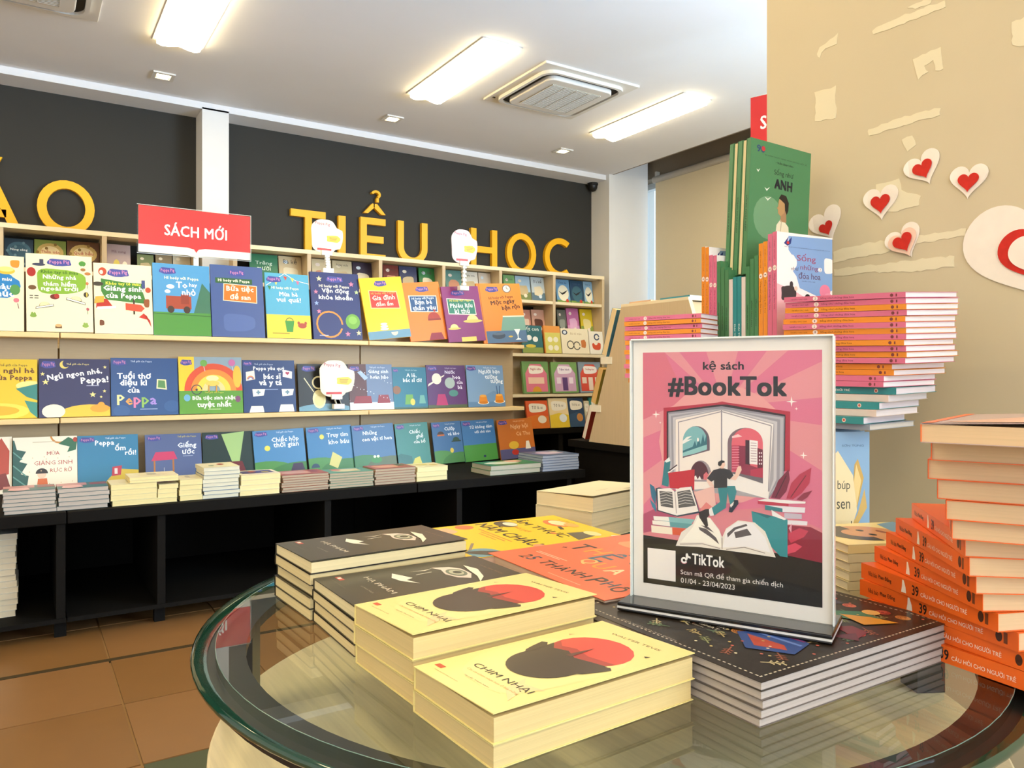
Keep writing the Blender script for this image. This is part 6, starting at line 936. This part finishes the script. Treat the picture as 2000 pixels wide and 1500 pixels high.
book_spec('tuc0', 0.120, 0.150, 0.0102, '#d9cba0', (), (), '#e3d9bd')
book_spec('tucs', 0.120, 0.150, 0.0115, '#8d7f4a', (), [('L', [(0.02, 0.93), (0.98, 0.93)], 0.012, '#e6c94a'), ('T', 'PHONG TỤC', 0.42, 0.45, 0.62, '#4a4028', 0.02, 0, 0.6)], '#e3d9bd')
# spine faces the viewer: x axis runs away, y axis to the left
def spine_front(spec, X, Z, ang, z, label, group): return flat(spec, X, Z, ang, z, label, group, 'paperback_book')
z = Z0; cx_, cz_ = 0.545, 0.938
for j, s in enumerate(['tucs'] + ['tuc0'] * 5 + ['tuc']):
    spine_front(s, cx_ + [0, 0.002, -0.001, 0.001, 0.002, 0, 0.0][j], cz_, 101, z, 'cream novel in the pile before the blue one, %s' % nth(6 - j, 7), 'cream novels before the upright row'); z += SPEC[s]['t'] + 0.0006

# ------------------------------------------------------------------ the vase-shaped tower: fanned piles and an upright row
def dsp(c_, num): return [('T', 'NHIỀU TÁC GIẢ', 0.14, 0.5, 0.15, c_, 0.0, 0, 0.3), ('E', 0.285, 0.5, 0.022, 0.42, '#f6e6dc'), ('T', num, 0.285, 0.5, 0.012 if num == '2' else 0.006, '#5a3a3a', 0.0, 0, 0.42), ('T', 'Sống như những đóa hoa', 0.47, 0.5, 0.28, c_, 0.0, 0, 0.5), ('E', 0.9, 0.5, 0.012, 0.3, '#7a3a3a'), ('R', 0.93, 0.25, 0.94, 0.75, '#7a3a3a')]
hoa = lambda blue: [('R', 0, 0, 1, 1, '#f3ece6'), ('P', [(0.2, 0.96), (1, 0.98), (1, 0.3), (0.75, 0.2), (0.4, 0.3), (0.34, 0.45), (0.24, 0.55), (0.3, 0.68), (0.2, 0.78)], blue), ('B', 0.2, 0.62, 0.14, 0.1, '#f3ece6', 3), ('B', 0.94, 0.62, 0.1, 0.1, '#f3ece6', 4), ('P', [(0, 0), (1, 0), (1, 0.2), (0.5, 0.18), (0.3, 0.26), (0, 0.34)], '#f0b5b8'), ('E', 0.86, 0.28, 0.1, 0.09, '#e57f9a'), ('E', 0.92, 0.2, 0.08, 0.06, '#e88fa5'), ('R', 0.88, 0.1, 0.9, 0.2, '#b0506a'), ('B', 0.2, 0.22, 0.13, 0.1, '#3a3236', 3), ('E', 0.25, 0.34, 0.03, 0.04, '#3a3236'), ('E', 0.33, 0.29, 0.03, 0.03, '#efc9b0'), ('E', 0.54, 0.16, 0.05, 0.05, '#efc9b0'), ('G', 0.54, 0.17, 0, 0.055, 0, 180, '#2a2226'), ('E', 0.78, 0.12, 0.13, 0.06, '#2a2226'),
       ('T', 'Sống', 0.52, 0.69, 0.34, '#9a3352', 0.01, 0, 0.12), ('T', 'như', 0.31, 0.545, 0.13, '#3f3f55', 0.0, 0, 0.045), ('T', 'những', 0.57, 0.565, 0.32, '#8a3a5a', 0.01, 0, 0.085), ('T', 'đóa hoa', 0.58, 0.465, 0.4, '#5a3a5a', 0.01, 0, 0.085), ('E', 0.77, 0.56, 0.035, 0.028, '#f3ece6'), ('T', '2', 0.77, 0.56, 0.025, '#3a4a6a', 0.01), ('T', 'NHIỀU TÁC GIẢ', 0.56, 0.395, 0.24, '#4a5a7a', 0.0, 0, 0.02), ('P', [(0.12, 0.86), (0.2, 0.95), (0.18, 0.88), (0.26, 0.95), (0.24, 0.86), (0.18, 0.83)], '#2a3a7a'), ('E', 0.19, 0.87, 0.025, 0.02, '#c8302f'), ('T', 'ĐẠI HỘI XIII CHÀO MỪNG ĐẠI HỘI ĐOÀN TOÀN QUỐC LẦN THỨ XII', 0.54, 0.82, 0.82, '#3a4a6a', 0.0, 0, 0.018)]
def squash(ops, k=0.62):          # the printed picture fills only the upper part of the cover
    f = lambda y: 1 - (1 - y) * k; out = [('R', 0, 0, 1, 1, '#f0b5b8')]
    for o in ops:
        o = list(o)
        if o[0] == 'R': o[2], o[4] = f(o[2]), f(o[4])
        elif o[0] in 'EB': o[2] = f(o[2]); o[4] *= k
        elif o[0] == 'G': o[2] = f(o[2])
        elif o[0] == 'P': o[1] = [(x, f(y)) for x, y in o[1]]
        elif o[0] == 'T':
            o[3] = f(o[3])
            if len(o) > 8: o[8] *= k
        out.append(tuple(o))
    return out
PKC, ORC = '#d9718f', '#e8912c'
book_spec('dp', 0.146, 0.192, 0.0078, PKC, (), dsp('#5a1a38', '2'), '#e9e3e3', eps=0.0001, res=2)
book_spec('do_', 0.146, 0.192, 0.0078, ORC, (), dsp('#5a2a08', '1'), '#e9e3e3', eps=0.0001, res=2)
book_spec('giap', 0.146, 0.196, 0.0100, '#2f8a8c', (), [('T', 'ĐẠI TƯỚNG VÕ NGUYÊN GIÁP THỜI TRẺ', 0.42, 0.5, 0.5, '#eef3ea', 0.02, 0, 0.5), ('E', 0.86, 0.5, 0.014, 0.3, '#e6d0c0'), ('E', 0.86, 0.5, 0.008, 0.18, '#c0503f')], '#ded5da', res=2)
book_spec('giapw', 0.146, 0.196, 0.0098, '#d9c6b8', (), (), '#e0d8d8')
book_spec('sach', 0.146, 0.192, 0.0080, '#8f9aa6', (), (), '#c9c4bc')
rows = []                                   # from the top: spec, photo columns of the near corner
for k in 'ppopopopopop': rows.append(('dp' if k == 'p' else 'do_', 768))
rows += [('do_', 744), ('do_', 743), ('dp', 727), ('dp', 726), ('giap', 748), ('giapw', 733), ('giap', 719), ('giapw', 709), ('giap', 688), ('sach', 700)]
z = 1.1158; rn = random.Random(3); GR = 'books of the leaning tower'
for j, (s, px) in enumerate(rows):
    z -= SPEC[s]['t'] + 0.0004
    Zc = 1.05 + (0.02 if j > 11 else 0) + rn.uniform(-0.002, 0.002); Xc = px / F * Zc + rn.uniform(-0.002, 0.002)
    nm = {'dp': 'pink spined', 'do_': 'orange spined', 'giap': 'teal spined', 'giapw': 'cream', 'sach': 'grey'}[s]
    an = 35 + rn.uniform(-1.2, 1.2) + (6 if j > 15 else 0); tl = 0.062 * (1 - j / 22)
    x, y = W(Xc, Zc); inst(s, (x, y, z), D(an) + Vector((0, 0, tl)), D(an + 90) + Vector((0, 0, tl * 0.7)), '%s paperback in the tower pile jutting towards the pillar, %s' % (nm, nth(j, len(rows))), GR, 'paperback_book')
ztow = z
# the far pile, mostly hidden behind the poster
rows2 = [('dp' if j % 2 == 0 else 'do_') for j in range(13)] + ['do_', 'dp'] * 2
z = 1.1090; rn = random.Random(4)
for j, s in enumerate(rows2):
    z -= SPEC[s]['t'] + 0.0008
    k = max(0, j - 12) * 0.006
    flat(s, 0.325 + k + rn.uniform(-0.002, 0.002), 1.32 + k + rn.uniform(-0.002, 0.002), 52 + rn.uniform(-1.2, 1.2), z, '%s spined paperback in the tower pile away from the pillar, %s' % ('pink' if s == 'dp' else 'orange', nth(j, len(rows2) + 8)), GR, 'paperback_book', sc=(0.5, 0.78, 1))
n2 = 8; hh = (z - Z0 - 0.0004) / n2
book_spec('thick', 0.09, 0.17, hh - 0.0007, '#5a7f9a', (), (), '#ddd3bb')
for j in range(n2): flat('thick', 0.352, 1.31, 36, Z0 + hh * j, 'thick blue paperback low in the tower, %s' % nth(n2 - 1 - j, n2), GR, 'paperback_book')
# upright row on top of the piles: covers face the pillar side, spines face the viewer
anh = [('E', 0.32, 0.44, 0.24, 0.16, '#6d9a72'), ('T', '90', 0.16, 0.935, 0.13, '#27406a', 0.03, 0, 0.05), ('E', 0.2, 0.94, 0.03, 0.018, '#c0303a'), ('T', '60 NĂM NGÀY SINH ANH HÙNG LIỆT SĨ', 0.58, 0.9, 0.7, '#2f4a34', 0.0, 0, 0.014), ('T', '• TRẦN ĐÌNH VÂN •', 0.56, 0.865, 0.3, '#1c2f22', 0.02, 0, 0.022), ('T', 'Sống như', 0.55, 0.79, 0.32, '#18261d', 0.01, 0, 0.06), ('T', 'ANH', 0.55, 0.705, 0.3, '#171b28', 0.08, 0, 0.075),
       ('P', [(0.42, 0.16), (0.46, 0.4), (0.54, 0.46), (0.66, 0.4), (0.71, 0.16)], '#e6dcbd'), ('P', [(0.52, 0.43), (0.53, 0.52), (0.61, 0.53), (0.62, 0.43)], '#a8805a'), ('P', [(0.48, 0.58), (0.475, 0.54), (0.455, 0.525), (0.475, 0.515), (0.475, 0.49), (0.52, 0.47), (0.58, 0.5), (0.6, 0.56), (0.58, 0.6), (0.5, 0.61)], '#b8905f'), ('P', [(0.48, 0.6), (0.52, 0.635), (0.6, 0.63), (0.65, 0.58), (0.645, 0.52), (0.62, 0.49), (0.59, 0.52), (0.58, 0.57), (0.52, 0.59)], '#211c1a'), ('L', [(0.5, 0.2), (0.54, 0.44)], 0.012, '#b8a98a'), ('E', 0.3, 0.06, 0.2, 0.06, '#5a4f2f'), ('R', 0, 0, 1, 0.05, '#4a4028'), ('P', [(0.24, 0.66), (0.28, 0.635), (0.33, 0.67), (0.28, 0.65)], '#dfe6d4'), ('P', [(0.25, 0.59), (0.3, 0.565), (0.36, 0.6), (0.3, 0.58)], '#dfe6d4'), ('P', [(0.1, 0.78), (0.13, 0.76), (0.16, 0.79), (0.13, 0.775)], '#dfe6d4')]
asp = [('T', 'SỐNG NHƯ ANH', 0.55, 0.5, 0.26, '#1f2f26', 0.02, 0, 0.4)]
book_spec('anh', 0.152, 0.243, 0.0092, '#4a8256', anh, asp, '#e3d3a5', eps=0.0001, res=3)
book_spec('anhs', 0.13, 0.165, 0.0088, '#4a8256', (), asp, '#e3d3a5')
book_spec('dpt', 0.134, 0.205, 0.0090, PKC, squash(hoa('#7fa3cf')), dsp('#7a2a4a', '2'), '#efe8e6', eps=0.0001, res=3)
book_spec('dot', 0.134, 0.205, 0.0090, ORC, squash(hoa('#7f9fbf')), dsp('#7a3f14', '1'), '#efe8e6', eps=0.0001, res=2)
book_spec('giapt', 0.134, 0.145, 0.0090, '#2f8a8c', (), [('T', 'ĐẠI TƯỚNG', 0.72, 0.5, 0.3, '#eef3ea', 0.02, 0, 0.5)], '#d9d2c9')
book_spec('whitet', 0.134, 0.145, 0.0090, '#d9d2c9', (), (), '#d9d2c9')
seq = [('dpt', 0.210), ('dpt', 0.208), ('dot', 0.197), ('dot', 0.195), ('anhs', 0.176), ('anhs', 0.172), ('anhs', 0.160), ('whitet', 0.143), ('giapt', 0.145), ('giapt', 0.145), ('whitet', 0.142), ('anhs', 0.160), ('anhs', 0.166), ('anhs', 0.178), ('dpt', 0.190), ('dpt', 0.192), ('dot', 0.208), ('dot', 0.210)]
ux = Vector((0.88, 0.475)).normalized(); ox, oz = 0.438, 1.272; ZB = 1.030; off = 0.0
nmz = {'dpt': 'pink', 'dot': 'orange', 'anhs': 'dark green', 'giapt': 'teal', 'whitet': 'white'}
cnt = {}
for j, (s, hgt) in enumerate(seq):
    sp = SPEC[s]; off_b = off + sp['t']                  # front cover faces the viewer's side, so the back of the book is farther off
    X, Zc = ox - ux.y * off_b, oz + ux.x * off_b
    x, y = W(X, Zc); d = Vector((CS * ux.x + SN * ux.y, -SN * ux.x + CS * ux.y, 0))
    cnt[s] = cnt.get(s, 0) + 1
    inst(s, (x, y, ZB), d, (0, 0, 1), '%s paperback upright on the tower, %s from the pillar side' % (nmz[s], ['first', 'second', 'third', 'fourth', 'fifth', 'sixth', 'seventh', 'eighth', 'ninth', 'tenth', 'eleventh', 'twelfth', 'thirteenth', 'fourteenth', 'fifteenth', 'sixteenth', 'seventeenth', 'eighteenth'][j]), 'upright row on the tower', 'paperback_book', sc=(1, hgt / sp['h'], 1))
    off += sp['t'] + 0.0011
# boxy riser inside the tower that carries the upright row
t = thing('display_riser', 'plain grey carton hidden inside the book tower', 'carton', (*W(0.40, 1.36), 0.0))
u = Matrix.Rotation(math.atan2(d.y, d.x), 4, 'Z')
MB().box(0.0, -0.05, Z0, 0.08, 0.08, ZB - 0.001, mat('#8a8378', 0.8, 0.2, key='carton'), u).obj('box_walls', t); MB().box(0.01, -0.02, ZB - 0.0008, 0.07, 0.02, ZB - 0.0003, mat('#a39a86', 0.5, 0.3, key='tape'), u).obj('tape', t)
# green books standing highest, alternating spine and fore-edge
gx, gz = 0.4115, 1.354
for j in range(5):
    rev = j in (1, 3); offg = j * 0.0106 + (0.0 if rev else 0.0092)
    X, Zc = gx - ux.y * offg, gz + ux.x * offg; tl = math.radians(3.2)
    dz = Vector((d.x * math.sin(tl), d.y * math.sin(tl), math.cos(tl))); dx = Vector((d.x * math.cos(tl), d.y * math.cos(tl), -math.sin(tl)))
    x, y = W(X, Zc); O = Vector((x, y, 1.1805))
    if rev: O = O + dx * SPEC['anh']['w']; dx2 = -dx
    else: dx2 = dx
    inst('anh', O, dx2, dz, 'tall green paperback crowning the tower, %s' % ['front one with the portrait cover', 'second showing its page edge', 'third showing its spine', 'fourth showing its page edge', 'last showing its spine'][j], 'green paperbacks crowning the tower', 'paperback_book')
